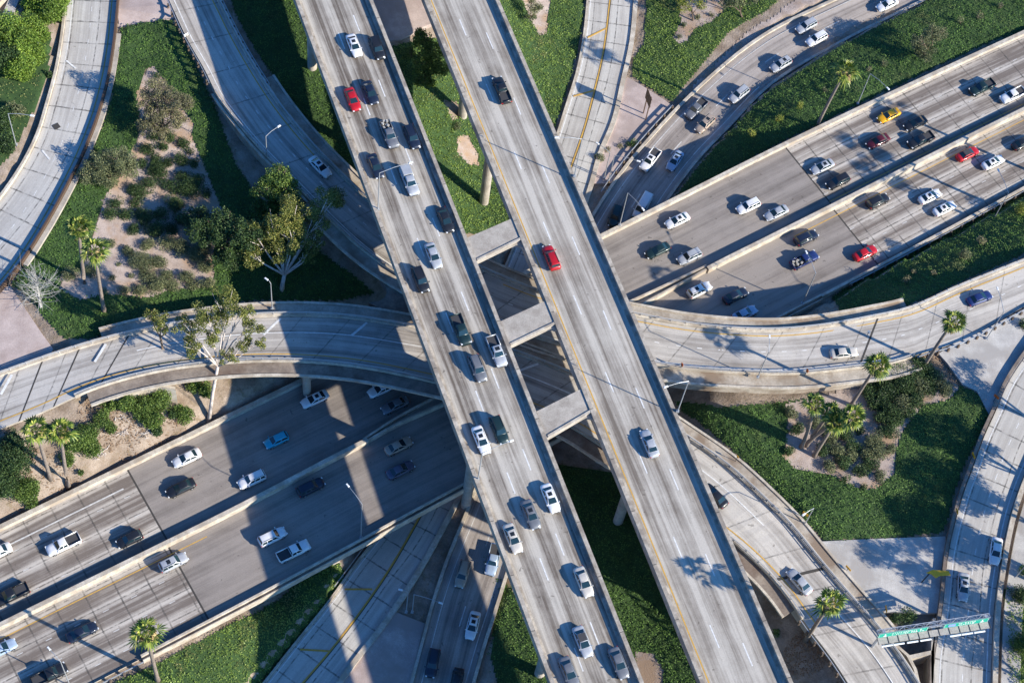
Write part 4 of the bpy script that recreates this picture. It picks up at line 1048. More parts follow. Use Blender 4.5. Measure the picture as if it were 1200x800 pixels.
def palm(bx, by, cx_, cy_, label, z0=5.0, scale=1.0, dead=1.0, curve=0.0, ztop=None):
    b = T(bx, by, z0); h = (ztop - b[2]) if ztop else pole_h(bx, by, cx_, cy_, b[2])
    top = P(cx_, cy_, b[2] + h) - b
    t = empty('fan_palm', b, 0, label, 'palm tree', 'tall fan palms')
    mb = MB(); n = 9; pts = []; rad = []
    for i in range(n):
        u = i / (n - 1); w = u * u * (1 - curve) + u * curve
        pts.append((top[0] * w, top[1] * w, -.4 + (top[2] + .4) * u)); rad.append(.34 * (1 - .3 * u) if i else .5)
    mb.tube(pts, rad, 10); mb.build('trunk', M['ptrunk'], t, smooth=True)
    def frond(mb, az, el, L_, nb, width, droop):
        o = np.array(top) + [0, 0, .1]
        d = np.array([cos(az) * cos(el), sin(az) * cos(el), sin(el)])
        side = np.array([-sin(az), cos(az), 0]); up = np.cross(d, side) * -1
        pet = L_ * .48; q = o + d * pet
        mb.add([o - side * .04, o + side * .04, q + side * .03, q - side * .03], [(0, 1, 2, 3)])
        for k in range(nb):
            a = (k / (nb - 1) - .5) * 2.2
            dd = d * cos(a) + side * sin(a); bl = L_ * .56 * (1 - .22 * abs(a)) * rng.uniform(.85, 1.1)
            sd_ = (side * cos(a) - d * sin(a)) * width
            m_ = q + dd * bl * .55 + up * .06; e_ = q + dd * bl + np.array([0, 0, -droop * bl])
            mb.add([q, m_ - sd_, e_, m_ + sd_], [(0, 1, 2, 3)])
    mg, md = MB(), MB()
    nf = int(rng.integers(20, 31))
    for i in range(nf):
        u = i / nf; frond(mg, i * 2.399 + rng.uniform(-.2, .2), 1.35 - 1.75 * u + rng.uniform(-.15, .15), (2.3 + .75 * u) * scale * rng.uniform(.8, 1.15), 7, .13, .10 + .35 * u)
    for i in range(int(20 * dead)):
        frond(md, i * 2.399 + rng.uniform(-.3, .3), -.55 - .6 * rng.uniform(), 2.1 * scale, 6, .12, .5)
    mg.build('crown', M['frond'], t)
    if len(md.v): md.build('dead_fronds', M['dead'], t)
    return t

PALMS = [(99, 332, 92, 267, 'fan palm in the upper left hollow, nearer the curved grey ramp', 13, 1.05), (122, 365, 111, 294, 'fan palm in the upper left hollow with its foot in the ivy', 13, 1.05),
 (185, 797, 171, 741, 'lone fan palm on the green bank below the lower left freeway', 4, 1.0), (59, 560, 42, 503, 'dark green fan palm leftmost on the lower left slope', 7, .95),
 (80, 570, 71, 505, 'yellow green fan palm on the slope with its foot beside the freeway wall', 6, 1.05), (956, 150, 991, 83, 'leaning fan palm on the ivy slope beside the parapet end above the wide freeway', 4, 1.0),
 (1082, 430, 1117, 377, 'fan palm standing where the right hand connector meets the white concrete', 12, .9), (997, 475, 1028, 428, 'fan palm leaning over the ledge of the right hand connector, below it shrubs', 11, .85),
 (939, 524, 955, 473, 'leftmost fan palm of the cluster in the right hand shrub bed', 11, .85), (946, 520, 974, 484, 'short fan palm in the middle of the cluster of palms', 11, .8),
 (954, 534, 980, 494, 'fan palm at the front of the cluster in the shrub bed', 11, .9), (944, 522, 999, 488, 'most slanting fan palm of the cluster, leaning right', 11, .85),
 (944, 750, 973, 706, 'fan palm leaning over the lower right connector', 8, 1.0)]
for bx, by, cx_, cy_, lb, z0, sc in PALMS:
    palm(bx, by, cx_, cy_, lb, z0, sc * rng.uniform(.88, 1.12), rng.uniform(.6, 2.0), rng.uniform(0, .8), ztop=34.5 if bx == 944 and by == 750 else None)

# trees
tree(330, 341, [(348, 245, 10.5, 2.6), (384, 235, 11.5, 2.2), (372, 262, 10, 1.5), (318, 262, 9.5, 2.4), (300, 280, 8, 2.3), (345, 275, 9, 2.2), (330, 292, 7.5, 1.8), (293, 302, 6.5, 1.6), (360, 300, 6.5, 1.3), (370, 282, 8, 1.3)], M['euc'],
     'large spreading eucalyptus with pale forked limbs below the dark green tree', bark='ewood', z0=9.5, grow=1.35, dens=62, size=.30, tr=.36, name='eucalyptus_tree', fork=.28, core=.5)
tree(244, 496, [(262, 352, 21, 1.9), (282, 365, 20.5, 1.5), (243, 368, 20, 1.9), (215, 382, 18.5, 1.6), (222, 405, 16.5, 1.5), (248, 395, 17, 1.3), (297, 383, 18.5, 1.4), (268, 418, 14.5, 1.2), (285, 404, 16, 1.3), (302, 402, 16.5, .9), (262, 378, 19, 1.5)], M['euc'],
     'tall eucalyptus with a bent white trunk rising beside the freeway wall', bark='ewood', z0=5.2, grow=1.4, dens=66, size=.30, tr=.28, name='eucalyptus_tree', fork=.62, core=.5)
tree(193, 422, [(185, 374, 12, 1.2), (176, 368, 12, .9), (192, 385, 11, .8)], M['euc'], 'small eucalyptus crown just left of the white trunked one', z0=8, dens=44, grow=1.3, size=.34, tr=.2, name='eucalyptus_tree', fork=.6)
tree(322, 250, [(325, 205, 9.5, 2.7), (340, 222, 8, 2.4), (312, 220, 8, 2.6), (345, 240, 4.5, 2), (320, 240, 4, 2.4), (305, 245, 3, 2)], M['bushg'], 'dense bright green tree beside the upper left connector', z0=10.5, dens=60, size=.34, name='broadleaf_tree')
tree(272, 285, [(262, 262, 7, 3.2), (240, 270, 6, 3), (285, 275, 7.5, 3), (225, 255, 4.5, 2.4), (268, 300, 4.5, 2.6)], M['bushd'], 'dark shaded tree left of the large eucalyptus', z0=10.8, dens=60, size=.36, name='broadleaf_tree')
tree(190, 165, [(185, 106, 8.5, 2.6), (203, 118, 8, 2.7), (184, 130, 6, 2.4), (206, 138, 5.4, 2.2), (170, 145, 4, 2.0), (190, 150, 3.6, 2.2), (176, 120, 6.5, 1.9)], M['grey_tree'], 'dry grey brown tree in the upper left hollow', z0=13, dens=75, size=.28, name='dry_tree')
tree(130, 212, [(118, 190, 4, 2.7), (138, 184, 5, 2.7), (150, 198, 3.6, 2.3), (105, 205, 3, 2.3), (128, 208, 2.6, 2.3)], M['sage'], 'low grey green tree in the hollow beside the upper left ramp', z0=13.5, dens=75, size=.27, name='low_tree')
tree(505, 100, [(495, 48, 8, 2.4), (510, 60, 7.4, 2.6), (495, 75, 6.4, 2.4), (515, 80, 5.5, 2.2), (480, 62, 6, 1.6), (498, 92, 4, 2)], M['bushg'], 'round green tree between the tops of the two viaducts', z0=5, dens=60, size=.36, name='broadleaf_tree')
tree(1078, 68, [(1080, 50, 4, 2.2), (1092, 42, 4.4, 2.2), (1102, 38, 4.2, 1.8), (1085, 62, 2.6, 2.0)], M['sage'], 'dense grey green tree on the ivy slope at the upper right', z0=4.6, dens=75, size=.27, name='low_tree')
tree(812, 25, [(802, 8, 4, 1.7), (815, -2, 4.6, 2), (800, -8, 4.6, 2), (822, 6, 3.2, 1.3)], M['yel_tree'], 'yellow green tree on the bare bed at the top edge', z0=0, dens=40, size=.3, name='broadleaf_tree', tr=.15)
tree(872, 22, [(862, 2, 3.6, 1.7), (880, -6, 4, 2), (850, 5, 3, 1.3), (845, -6, 3.6, 1.2)], M['sage'], 'grey green tree on the ivy at the top edge, right of the yellow one', z0=1, dens=50, size=.3, name='broadleaf_tree', tr=.15)
for x, y, r, lb in [(626, 8, 1.9, 'tall grey green shrub in the triangular bed at the top')]:
    tree(x, y + 14, [(x, y, 4, r), (x + 3, y - 22, 5, 2.3), (x - 4, y + 12, 2.5, 1.3)], M['sage'], lb, z0=1, dens=80, size=.24, name='low_tree', tr=.12)
for k, (x, y, h, r) in enumerate([(1268, 540, 11, 3.2), (1290, 600, 12, 3.6), (1262, 640, 12.5, 2.6), (1300, 670, 13, 3.8), (1258, 700, 14, 2.8), (1330, 760, 13, 3.4), (1275, 470, 11, 3.0), (1262, 782, 10, 2.6)]):
    tree(x + 6, y + 62, [(x, y, h, r), (x + 20, y + 14, h - 2, r * .8), (x - 8, y + 16, h - 3, r * .7), (x + 14, y - 12, h - 1, r * .7)], M['euc'], 'tall eucalyptus beyond the right hand ramp that throws dappled shade', 'eucalyptus trees beyond the ramp', 'ewood', 11.8, 34, .4, .35, 'eucalyptus_tree', .8, None, .5)
for k, (x, y) in enumerate([(1262, 200), (1300, 236), (1252, 150)]):
    palm(x - 14, y + 62, x, y, 'tall fan palm standing beyond the right end of the wide freeway', 5, 1.2)
# bare bleached tree
b = T(48, 362, 13.5); t = empty('bare_tree', b, 0, 'bare bleached white tree beside the curved upper left ramp', 'tree')
mb = MB(); h_ = 8.5; tp = P(38, 305, b[2] + h_) - b
mb.tube([(0, 0, -.3), tuple(tp * .25), tuple(tp * .5)], [.26, .22, .16], 7); mb.build('trunk', M['bare'], t)
mb = MB()
for i in range(70):
    a, e = rng.uniform(0, 2 * pi), rng.uniform(-.1, 1.3); s_ = tp * rng.uniform(.12, .6); L_ = rng.uniform(1.6, 4.6)
    d = np.array([cos(a) * cos(e), sin(a) * cos(e), sin(e)]); m_ = s_ + d * L_ * .5 + rng.normal(size=3) * .3; e_ = s_ + d * L_ + rng.normal(size=3) * .4
    mb.tube([tuple(s_), tuple(m_), tuple(e_)], [.06, .035, .015], 4)
    for j in range(3):
        mb.tube([tuple(m_ + (e_ - m_) * rng.uniform(0, .9)), tuple(e_ + rng.normal(size=3) * .9)], [.025, .01], 3)
mb.build('branches', M['bare'], t)

BED = 'rounded shrubs planted in the upper left bed'
for x, y, r in [(200, 160, 1.2), (214, 168, 1.2), (190, 172, 1.0), (222, 178, .9), (178, 160, 1.0), (183, 186, 1.2), (198, 190, 1.1), (168, 190, 1.0), (240, 250, 1.2), (246, 272, 1.3), (240, 290, 1.3), (160, 238, 1.2), (149, 343 - 3, .9), (128, 285, 1.0), (150, 293, 1.1), (140, 307, .5), (131, 324, .8), (152, 322, .7), (165, 306, 1.9), (185, 307, 1.5), (174, 323, 1.4), (186, 334, 1.6), (198, 322, 1.2), (204, 333, 1.3), (143, 339, .9), (163, 338, 1.2), (122, 341, .9),
               (218, 325, 1.4), (228, 332, 1.1), (243, 330, 1.2), (173, 287, 1.3), (195, 283, 1.4), (182, 268, 1.6), (157, 268, 1.3), (148, 250, 1.2), (170, 252, 1.6), (190, 249, 1.3), (200, 220, 1.5), (216, 206, 1.4), (224, 221, 2), (234, 208, 1.1),
               (243, 226, 1.0), (205, 240, 1.6), (128, 250, 1.3), (135, 237, 1.2), (107, 318, 1.5), (84, 322, 1.4), (200, 268, 1.3), (212, 258, 1.4), (172, 176, 1.3), (210, 188, 1.4), (228, 190, 1.0), (185, 82 + 6, .9), (160, 225, 1.6), (175, 215, 1.5), (188, 200, 1.6), (212, 290, 1.5), (230, 296, 1.6), (243, 310, 1.4)]:
    shrub(x, y + 3, r * 1.3, M['sage'] if y > 280 else M['bushd'], 'rounded dark green shrub planted in the upper left bare bed', 'shrub', BED, z0=12, h=r * 1.0, dens=70, size=.2)
SB = 'shrubs massed in the right hand bed'
for x, y, r in [(1050, 448, 1.8), (1064, 444, 1.8), (1078, 444, 1.6), (1092, 446, 1.6), (1036, 456, 1.8), (1024, 474, 1.6), (1030, 490, 1.3), (1064, 486, 1.5), (995, 535, 1.3), (1015, 536, 1.3), (1018, 462, 1.5), (1030, 448, 1.7), (1044, 440, 1.8), (1058, 434, 1.6), (1072, 432, 1.7), (1085, 437, 1.5), (1098, 450, 1.6), (1108, 458, 1.5), (1032, 470, 1.7), (1046, 462, 1.9), (1060, 456, 1.9), (1075, 452, 1.7), (1088, 458, 1.5), (1040, 482, 1.7), (1055, 478, 1.7), (1068, 470, 1.7), (1052, 494, 1.4), (1040, 498, 1.2),
               (975, 500, 1.5), (988, 510, 1.6), (970, 515, 1.6), (962, 528, 1.3), (978, 528, 1.5), (985, 543, 1.4), (1000, 525, 1.3), (1022, 520, 1.7), (1038, 508, 1.6), (1028, 532, 1.5), (1041, 528, 1.1), (1022, 546, 1.5), (1030, 560, 1.1), (1008, 553, 1.3), (990, 562, .9), (970, 548, 1.1), (1010, 570, .8), (928, 485, 1.2), (932, 503, 1.3), (924, 530, 1.0), (955, 500, 1.4), (1005, 505, 1.0)]:
    shrub(x, y, r * 1.2, M['bushd'] if (x + y) % 3 else M['sage'], 'dark olive shrub in the massed bed among the right hand palms', 'shrub', SB, z0=11, h=r * 1.1, dens=70, size=.24)
SL = 'green shrubs on the lower left slope'
for x, y, r, mt, lb in [(120, 472, .9, 'bushg', 'small round shrub just under the end of the connector railing'), (132, 476, 1.2, 'bushg', 'second round shrub under the connector railing'), (122, 490, 1.9, 'bushg', 'wide low shrub in the middle of the bare slope'), (130, 500, 1.2, 'bushg', 'dark round shrub on the bare slope, lower edge of a clump'),
        (150, 474, 2.0, 'bushg', 'bright shrub at the left of the large green clump'), (168, 480, 2.2, 'bushg', 'bright yellowish shrub in the middle of the large green clump'), (188, 475, 2.6, 'bushg', 'tall bright shrub at the right of the large green clump'), (180, 492, 2.0, 'bushg', 'leafy shrub at the foot of the large green clump'), (186, 503, 1.4, 'bushd', 'dark rounded shrub below the large green clump'),
        (216, 486, 1.9, 'bushg', 'mid green shrub near the foot of the white trunked tree'), (202, 484, 1.2, 'bushd', 'dark small shrub between the clump and the white trunked tree'), (92, 522, 2.6, 'bushg', 'big bright shrub between two palms and the freeway wall'), (104, 510, 2.2, 'bushg', 'leafy bright shrub right of the yellow green palm'), (108, 525, 2.0, 'bushg', 'shrub on the slope, lower right of the palms'),
        (82, 538, 1.6, 'bushg', 'shrub behind the palm trunk on the slope'), (94, 552, .9, 'bushg', 'tiny shrub at the foot of the slope by the wall'), (20, 540, 3.2, 'bushd', 'big dark shrub at the left edge of the slope'), (8, 570, 3.2, 'bushd', 'dark shrub filling the lower left corner of the slope'), (35, 575, 2.6, 'bushg', 'loose green shrub near the foot of the leftmost palm'),
        (15, 520, 2.4, 'bushd', 'dark shrub under the kerb at the left edge'), (40, 590, 1.6, 'bushg', 'small green shrub where the slope meets the freeway shoulder'), (240, 455, 1.8, 'bushg', 'leafy shrub just below the connector ledge'), (228, 452, 1.4, 'bushg', 'small leafy shrub below the connector ledge, left of the white trunk')]:
    shrub(x, y + 3, r, M[mt], lb, 'shrub', SL, z0=8, h=r * 1.25, dens=75, size=.3)
HB = 'bushes on the hillside at the upper left'
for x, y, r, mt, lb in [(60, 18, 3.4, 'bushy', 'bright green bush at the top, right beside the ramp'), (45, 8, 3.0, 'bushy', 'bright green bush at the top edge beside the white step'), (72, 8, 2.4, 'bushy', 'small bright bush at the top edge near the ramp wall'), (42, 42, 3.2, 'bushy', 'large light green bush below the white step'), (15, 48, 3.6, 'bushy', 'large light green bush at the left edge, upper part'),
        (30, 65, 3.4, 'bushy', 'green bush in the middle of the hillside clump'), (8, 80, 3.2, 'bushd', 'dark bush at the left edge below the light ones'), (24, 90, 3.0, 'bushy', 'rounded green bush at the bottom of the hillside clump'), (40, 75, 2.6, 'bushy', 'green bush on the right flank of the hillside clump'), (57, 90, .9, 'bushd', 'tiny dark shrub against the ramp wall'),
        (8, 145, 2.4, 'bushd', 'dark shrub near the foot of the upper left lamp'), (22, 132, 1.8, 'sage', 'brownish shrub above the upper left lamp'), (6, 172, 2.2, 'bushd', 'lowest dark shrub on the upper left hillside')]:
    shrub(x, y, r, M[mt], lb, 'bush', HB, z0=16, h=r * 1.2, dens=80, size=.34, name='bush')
SP = 'young shrubs dotted over the ivy'
for x, y, r, mt in [(936, 126, 1.0, 'yel_tree'), (911, 141, 1.1, 'yel_tree'), (880, 160, 1.1, 'yel_tree'), (1035, 76, 1.0, 'sage'), (1016, 84, .8, 'grey_tree'), (966, 108, .8, 'sage'), (1145, 22, 1.0, 'grey_tree'), (1172, 10, .9, 'grey_tree'), (1125, 28, 1.0, 'sage'),
        (1127, 303, 1.5, 'sage'), (1148, 286, 1.1, 'grey_tree'), (1061, 331, 1.1, 'grey_tree'), (1069, 320, .7, 'grey_tree'), (1094, 322, .7, 'grey_tree'), (1196, 250, 1.7, 'yel_tree')]:
    shrub(x, y, r, M[mt], 'small pale young shrub standing alone in dark ivy', 'shrub', SP, z0=5, h=r * 1.7, dens=60, size=.22)
for x, y, r, mt, lb, z in [(736, 172, 1.1, 'bushd', 'dark round shrub on the pink concrete triangle', -2.5), (744, 171, 1.1, 'bushg', 'green round shrub on the pink concrete triangle', -2.5), (727, 174, .9, 'grey_tree', 'dry brown shrub on the pink concrete triangle', -2.5), (702, 187, 1.2, 'sage', 'dry shrub in the shaded gap beside the lamp poles', -3), (712, 178, 1.0, 'grey_tree', 'brown weedy shrub right of the lamp poles', -3),
        (802, 31, .9, 'bushd', 'dark shrub on the bare bed under the yellow green tree', 0), (795, 45, .8, 'sage', 'small shrub at the tip of the bare bed', 0), (817, 22, .8, 'sage', 'olive shrub in the middle of the bare bed', 0), (833, 19, .7, 'sage', 'olive shrub at the right of the bare bed', 0), (536, 25, .0, '', '', 0),
        (1062, 726, 1.6, 'bushd', 'dark shrub just above the sign gantry', 11.6), (1048, 727, 1.3, 'bushd', 'shrub at the left above the sign gantry', 11.6), (908, 742, 1.1, 'bushg', 'small green weed shrub beside the right viaduct', 7),
        (1195, 760, 2.2, 'bushg', 'bright hedge bush at the lower right edge', 12), (1196, 700, 2.0, 'bushd', 'dark hedge bush above the bright one at the right edge', 12), (1198, 672, 1.4, 'bushg', 'green bush beside the small right edge lamp', 12), (535, 150, 1.1, 'sage', 'pale shrub on bare soil between the viaducts', 3), (1199, 385, 1.5, 'bushd', 'dark shrub on the soil patch at the right edge', 11)]:
    if r: shrub(x, y, r, M[mt], lb, 'shrub', None, z0=z, h=r * 1.2, dens=70, size=.24)
# dead leaf litter near a few spots
def litter(px, py, rx, ry, n, label, z0):
    c = T(px, py, z0); a = rng.uniform(0, 2 * pi, n); r = np.sqrt(rng.uniform(0, 1, n))
    x = c[0] + np.cos(a) * r * rx; y = c[1] + np.sin(a) * r * ry
    V, Fq = leaf_quads(np.c_[x, y, zt(x, y) + .12 + rng.uniform(0, .15, n)], .3, .5)
    return tag(npmesh('leaves', V, Fq, M['litter']), label, 'leaf litter', kind='stuff')
litter(945, 765, 3.2, 3.5, 700, 'heap of fallen brown fronds at the foot of the lower right palm', 8)
litter(160, 500, 9, 5, 1700, 'brown fallen leaves around the shrubs of the lower left slope', 7)
for x, y, lb in [(172, 507, 'pale pile of dead branches below the large green clump on the slope'), (118, 532, 'pale dead brush low on the slope above the freeway wall'), (144, 506, 'small heap of dead twigs in the middle of the bare slope'), (140, 489, 'grey fallen branch just below the railing shrubs')]:
    p = T(x, y, 7); t = empty('dead_branches', p, 0, lb, 'dead branches', 'dead branches on the lower left slope'); mb = MB()
    for i in range(16):
        a = rng.uniform(0, 2 * pi); c = rng.normal(size=2) * .5; L_ = rng.uniform(.5, 1.3)
        mb.tube([(c[0], c[1], .12), (c[0] + cos(a) * L_ * .5, c[1] + sin(a) * L_ * .5, .3), (c[0] + cos(a) * L_, c[1] + sin(a) * L_, .2)], [.07, .06, .03], 5)
    mb.build('branches', M['ewood'], t)
litter(55, 575, 7, 5, 900, 'dry brown leaves on the slope beside the leftmost palm', 6)
litter(1100, 432, 5, 4, 900, 'dry mulch and twigs at the corner of the white concrete', 12)
litter(720, 190, 4, 4, 700, 'dry brown weeds in the gap beside the shaded lower freeway', -3)
litter(735, 160, 3, 2, 260, 'fallen brown leaves scattered on the pink triangle', -2.5)

# ------------------------------------------------------------------ street lamps
def street_lamp(base, top, head, z, label, onpole=True):
    z = lo(z); b = P(*base, z); h = pole_h(*base, *top, z)
    h = max(2.0, h)
    t = empty('street_lamp', b, 0, label, 'street lamp', 'street lamps')
    tp = P(*top, z + h) - b; hd = P(*head, z + h + .5) - b
    mb = MB(); mb.tube([(0, 0, 0), (0, 0, h)], [.10, .07], 8); mb.box(0, 0, .15, .45, .45, .3); mb.build('pole', M['pole'], t)
    tip = np.array([0, 0, h]); dv = hd - tip; L_ = np.hypot(dv[0], dv[1])
    if L_ < .5: dv = np.array([.3, 1.0, 0]); L_ = 1.0
    mx = min(L_, 6.0); e = tip + np.array([dv[0] / L_ * mx, dv[1] / L_ * mx, .45])
    mb = MB(); mb.tube([tuple(tip), tuple(tip + (e - tip) * .5 + [0, 0, .22]), tuple(e)], [.06, .05, .045], 7); mb.build('arm', M['pole'], t)
    a = atan2(dv[1], dv[0]); mb = MB()
    mb.box(e[0] + cos(a) * .35, e[1] + sin(a) * .35, e[2] + .02, .75, .30, .16, 0, a, .75); o = mb.build('lamp_head', M['lamp'], t)
    return t
for L_ in [((313, 188), (311, 160), (325, 149), 15.0, 'grey lamp post on the shaded upper left connector above the white car'),
    ((443, 246), (446, 203), (479, 191), ZT + .5, 'lamp post with long arm on the left edge of the crowded viaduct, upper half'),
    ((560, 562), (567, 531), (597, 517), ZT + .5, 'lamp post with long arm on the left edge of the crowded viaduct, lower half'),
    ((423, 630), (414, 590), (409, 570), ZC, 'tall lamp post at the lower edge of the freeway where the shadows fall'),
    ((82, 803), (66, 777), (59, 761), ZC, 'lamp post at the lower left edge of the freeway near the palm'),
    ((1005, 122), (1021, 87), (1039, 102), 4.8, 'lamp post on the ivy slope right of the leaning palm'),
    ((940, 356), (956, 320), (946, 297), ZC + .8, 'lamp post on the freeway parapet right below the dark pickup carrying a load'),
    ((1164, 257), (1184, 227), (1171, 201), 5.5, 'lamp post in the ivy strip near the upper right guard rail'),
    ((1156, 397), (1179, 367), (1170, 340), 11.9, 'lamp post on the right hand connector below the deep blue car'),
    ((726, 264), (736, 226), (752, 243), ZC + .9, 'lamp post on the freeway parapet beside the white van'),
    ((794, 482), (809, 447), (783, 452), ZT + .9, 'curved arm lamp post against the right viaduct'),
    ((888, 442), (903, 413), (902, 396), ZD + .7, 'lamp post on the lower railing of the right hand connector'),
    ((943, 614), (953, 595), (944, 601), 13.6, 'short lamp post with yellow base marker beside the lower right connector'),
    ((708, 209), (714, 179), (702, 169), -2.8, 'left lamp post of the pair between the lower roads at top'),
    ((713, 213), (720, 182), (746, 188), -2.8, 'right lamp post of the pair between the lower roads at top'),
    ((673, 207), (682, 163), (655, 161), ZT + .9, 'lamp post on the right edge of the right viaduct, arm over the yellow lined road'),
    ((476, 717), (479, 694), (472, 691), -2.8, 'left lamp post of the shaded pair between the lower roads at bottom'),
    ((483, 717), (486, 696), (514, 705), -2.8, 'right lamp post of the shaded pair between the lower roads at bottom'),
    ((19, 170), (6, 134), (35, 135), 15.0, 'lamp post on the upper left hillside'),
    ((1190, 676), (1195, 646), (1205, 641), 11.6, 'small lamp post at the right edge near the silver car'),
    ((319, 362), (317, 332), (314, 328), ZD, 'short pale post on the ledge left of the shaded curve')]:
    street_lamp(*L_)

# ------------------------------------------------------------------ signs
def small_sign(px, py, z, w, h, mat, label, face=0.0, ph=1.2, name='marker_sign'):
    b = P(px, py, z); t = empty(name, b, face, label, 'sign', 'small roadside markers')
    mb = MB(); mb.tube([(0, 0, -.2), (0, 0, ph + h * .5)], .05, 6); mb.build('post', M['dark'], t)
    mb = MB(); mb.box(.08, 0, ph + h / 2, .04, w, h); mb.build('panel', M[mat], t)
for a in [(941, 607, 13.6, 1.0, .7, 'signy', 'yellow marker at the foot of the short lamp post', 1.0), (991, 670, 12.7, 1.1, .6, 'signy', 'yellow marker at the left corner of the lower grey apron', .8), (1035, 717, 12.1, 1.2, .6, 'signy', 'yellow marker on the soil above the left end of the gantry', .2),
          (1137, 538, 11.5, 1.1, .6, 'signy', 'yellow marker where the ivy meets the right hand ramp', .4), (1118, 603, 11.5, 1.0, .5, 'signy', 'yellow marker lower down at the ivy edge by the ramp', .3), (1164, 470, 11.8, 1.0, .7, 'signo', 'orange marker on the white apron near its lower tip', .9),
          (862, 540, ZD, .5, .5, 'signy', 'tiny yellow plate on the ledge beside the lower right connector', .7), (797, 433, ZD, .5, .9, 'signo', 'rusty post sign on the connector railing right of the viaduct', .7), (943, 440, ZD, .5, .9, 'signo', 'rusty post sign on the connector railing below the silver sedan', .7),
          (219, 48, 15, .9, .7, 'signw', 'white panel sign beside the upper left guard rail', 2.4), (1015, 395, 13.2, .5, .8, 'signw', 'small pale sign on the right hand connector rail', 1.2)]:
    small_sign(*a)
# yellow lane arrow sign on a leaning mast
b = P(1080, 682, 11.8); t = empty('arrow_sign', b, 0, 'yellow arrow shaped sign on a dark mast standing on the grey apron', 'sign')
e = P(1091, 670, 13.8) - b
mb = MB(); mb.tube([(0, 0, 0), (e[0] * .6, e[1] * .6, 2.0), tuple(e)], .11, 8); mb.build('mast', M['dark'], t)
mb = MB(); x0, y0 = e[0] - .8, e[1] - .3
mb.prism([(x0, y0), (x0 + 1.0, y0 + .7), (x0 + 3.6, y0 + 1.0), (x0 + 3.9, y0 + .3), (x0 + 2.2, y0 - .1), (x0 + 1.6, y0 - .6), (x0 + .9, y0 - .1)], 2.0, 2.12); mb.build('panel', M['signy'], t)
# tall sign seen from behind on two posts
p1, p2 = P(753.5, 132, -1.0), P(757, 141, -1.0)
t = empty('road_sign', (p1 + p2) / 2, atan2((p1 - p2)[1], (p1 - p2)[0]), 'tall brown backed road sign on two posts on the pink triangle', 'sign')
for sx in (-.75, .75):
    mb = MB(); mb.box(sx, 0, 3.4, .16, .16, 6.8 + .4); mb.build('post', M['wood'], t)
mb = MB(); mb.box(0, .12, 5.7, 2.6, .08, 2.8); mb.build('panel', M['wood'], t)
mb = MB()
for k in range(3): mb.box(0, 0, 4.7 + k, 2.5, .1, .12)
mb.build('batten', M['dark'], t)

# ------------------------------------------------------------------ overhead sign gantry
zg = 19.0
gL, gR = P(1029, 748.5, zg), P(1160, 729, zg)
gd = gR - gL; gl = float(np.hypot(gd[0], gd[1])); ga = atan2(gd[1], gd[0])
t = empty('sign_gantry', (gL[0], gL[1], 11.5), ga, 'steel sign bridge with two green panels over the right hand ramps', 'sign gantry')
zz = zg - 11.5
def gb(name, mat, f):
    mb = MB(); f(mb); return mb.build(name, mat, t)
def tr_(mb):
    for y in (.55, 1.2):
        for z in (zz + .1, zz + .75): mb.box(gl / 2, y, z, gl, .10, .10)
    n = 17
    for i in range(n + 1):
        x = gl * i / n
        for z in (zz + .1, zz + .75): mb.box(x, .875, z, .06, .65, .06)
        for y in (.55, 1.2): mb.box(x, y, zz + .42, .06, .06, .65)
        if i < n:
            for z in (zz + .75,):
                mb.tube([(x, .55 if i % 2 else 1.2, z), (x + gl / n, 1.2 if i % 2 else .55, z)], .035, 5)
            mb.tube([(x, .55, zz + .1), (x + gl / n, .55, zz + .75)], .03, 5)
gb('truss', M['steel'], tr_)
for x in (1.0, gl - .6):
    gb('support_post', M['steel'], lambda mb: mb.tube([(x, .875, -.5), (x, .875, zz + .75)], .25, 12))
gb('catwalk', M['grate'], lambda mb: [mb.box(gl * (i + .5) / 11, -.25, zz - .35, gl / 11 - .12, 1.0, .06) for i in range(11)])
gb('catwalk_rail', M['dark'], lambda mb: [mb.box(gl * i / 11, -.25, zz - .30, .09, 1.1, .09) for i in range(12)])
for xs in ((.3, 2.2, 4.4, 6.5), (11.3, 13.2, 15.2)):
    for x in xs:
        gb('lamp_tube', M['lamp'], lambda mb: mb.tube([(x, -1.1, zz - .3), (x + 1.75, -1.1, zz - .3)], .15, 8))
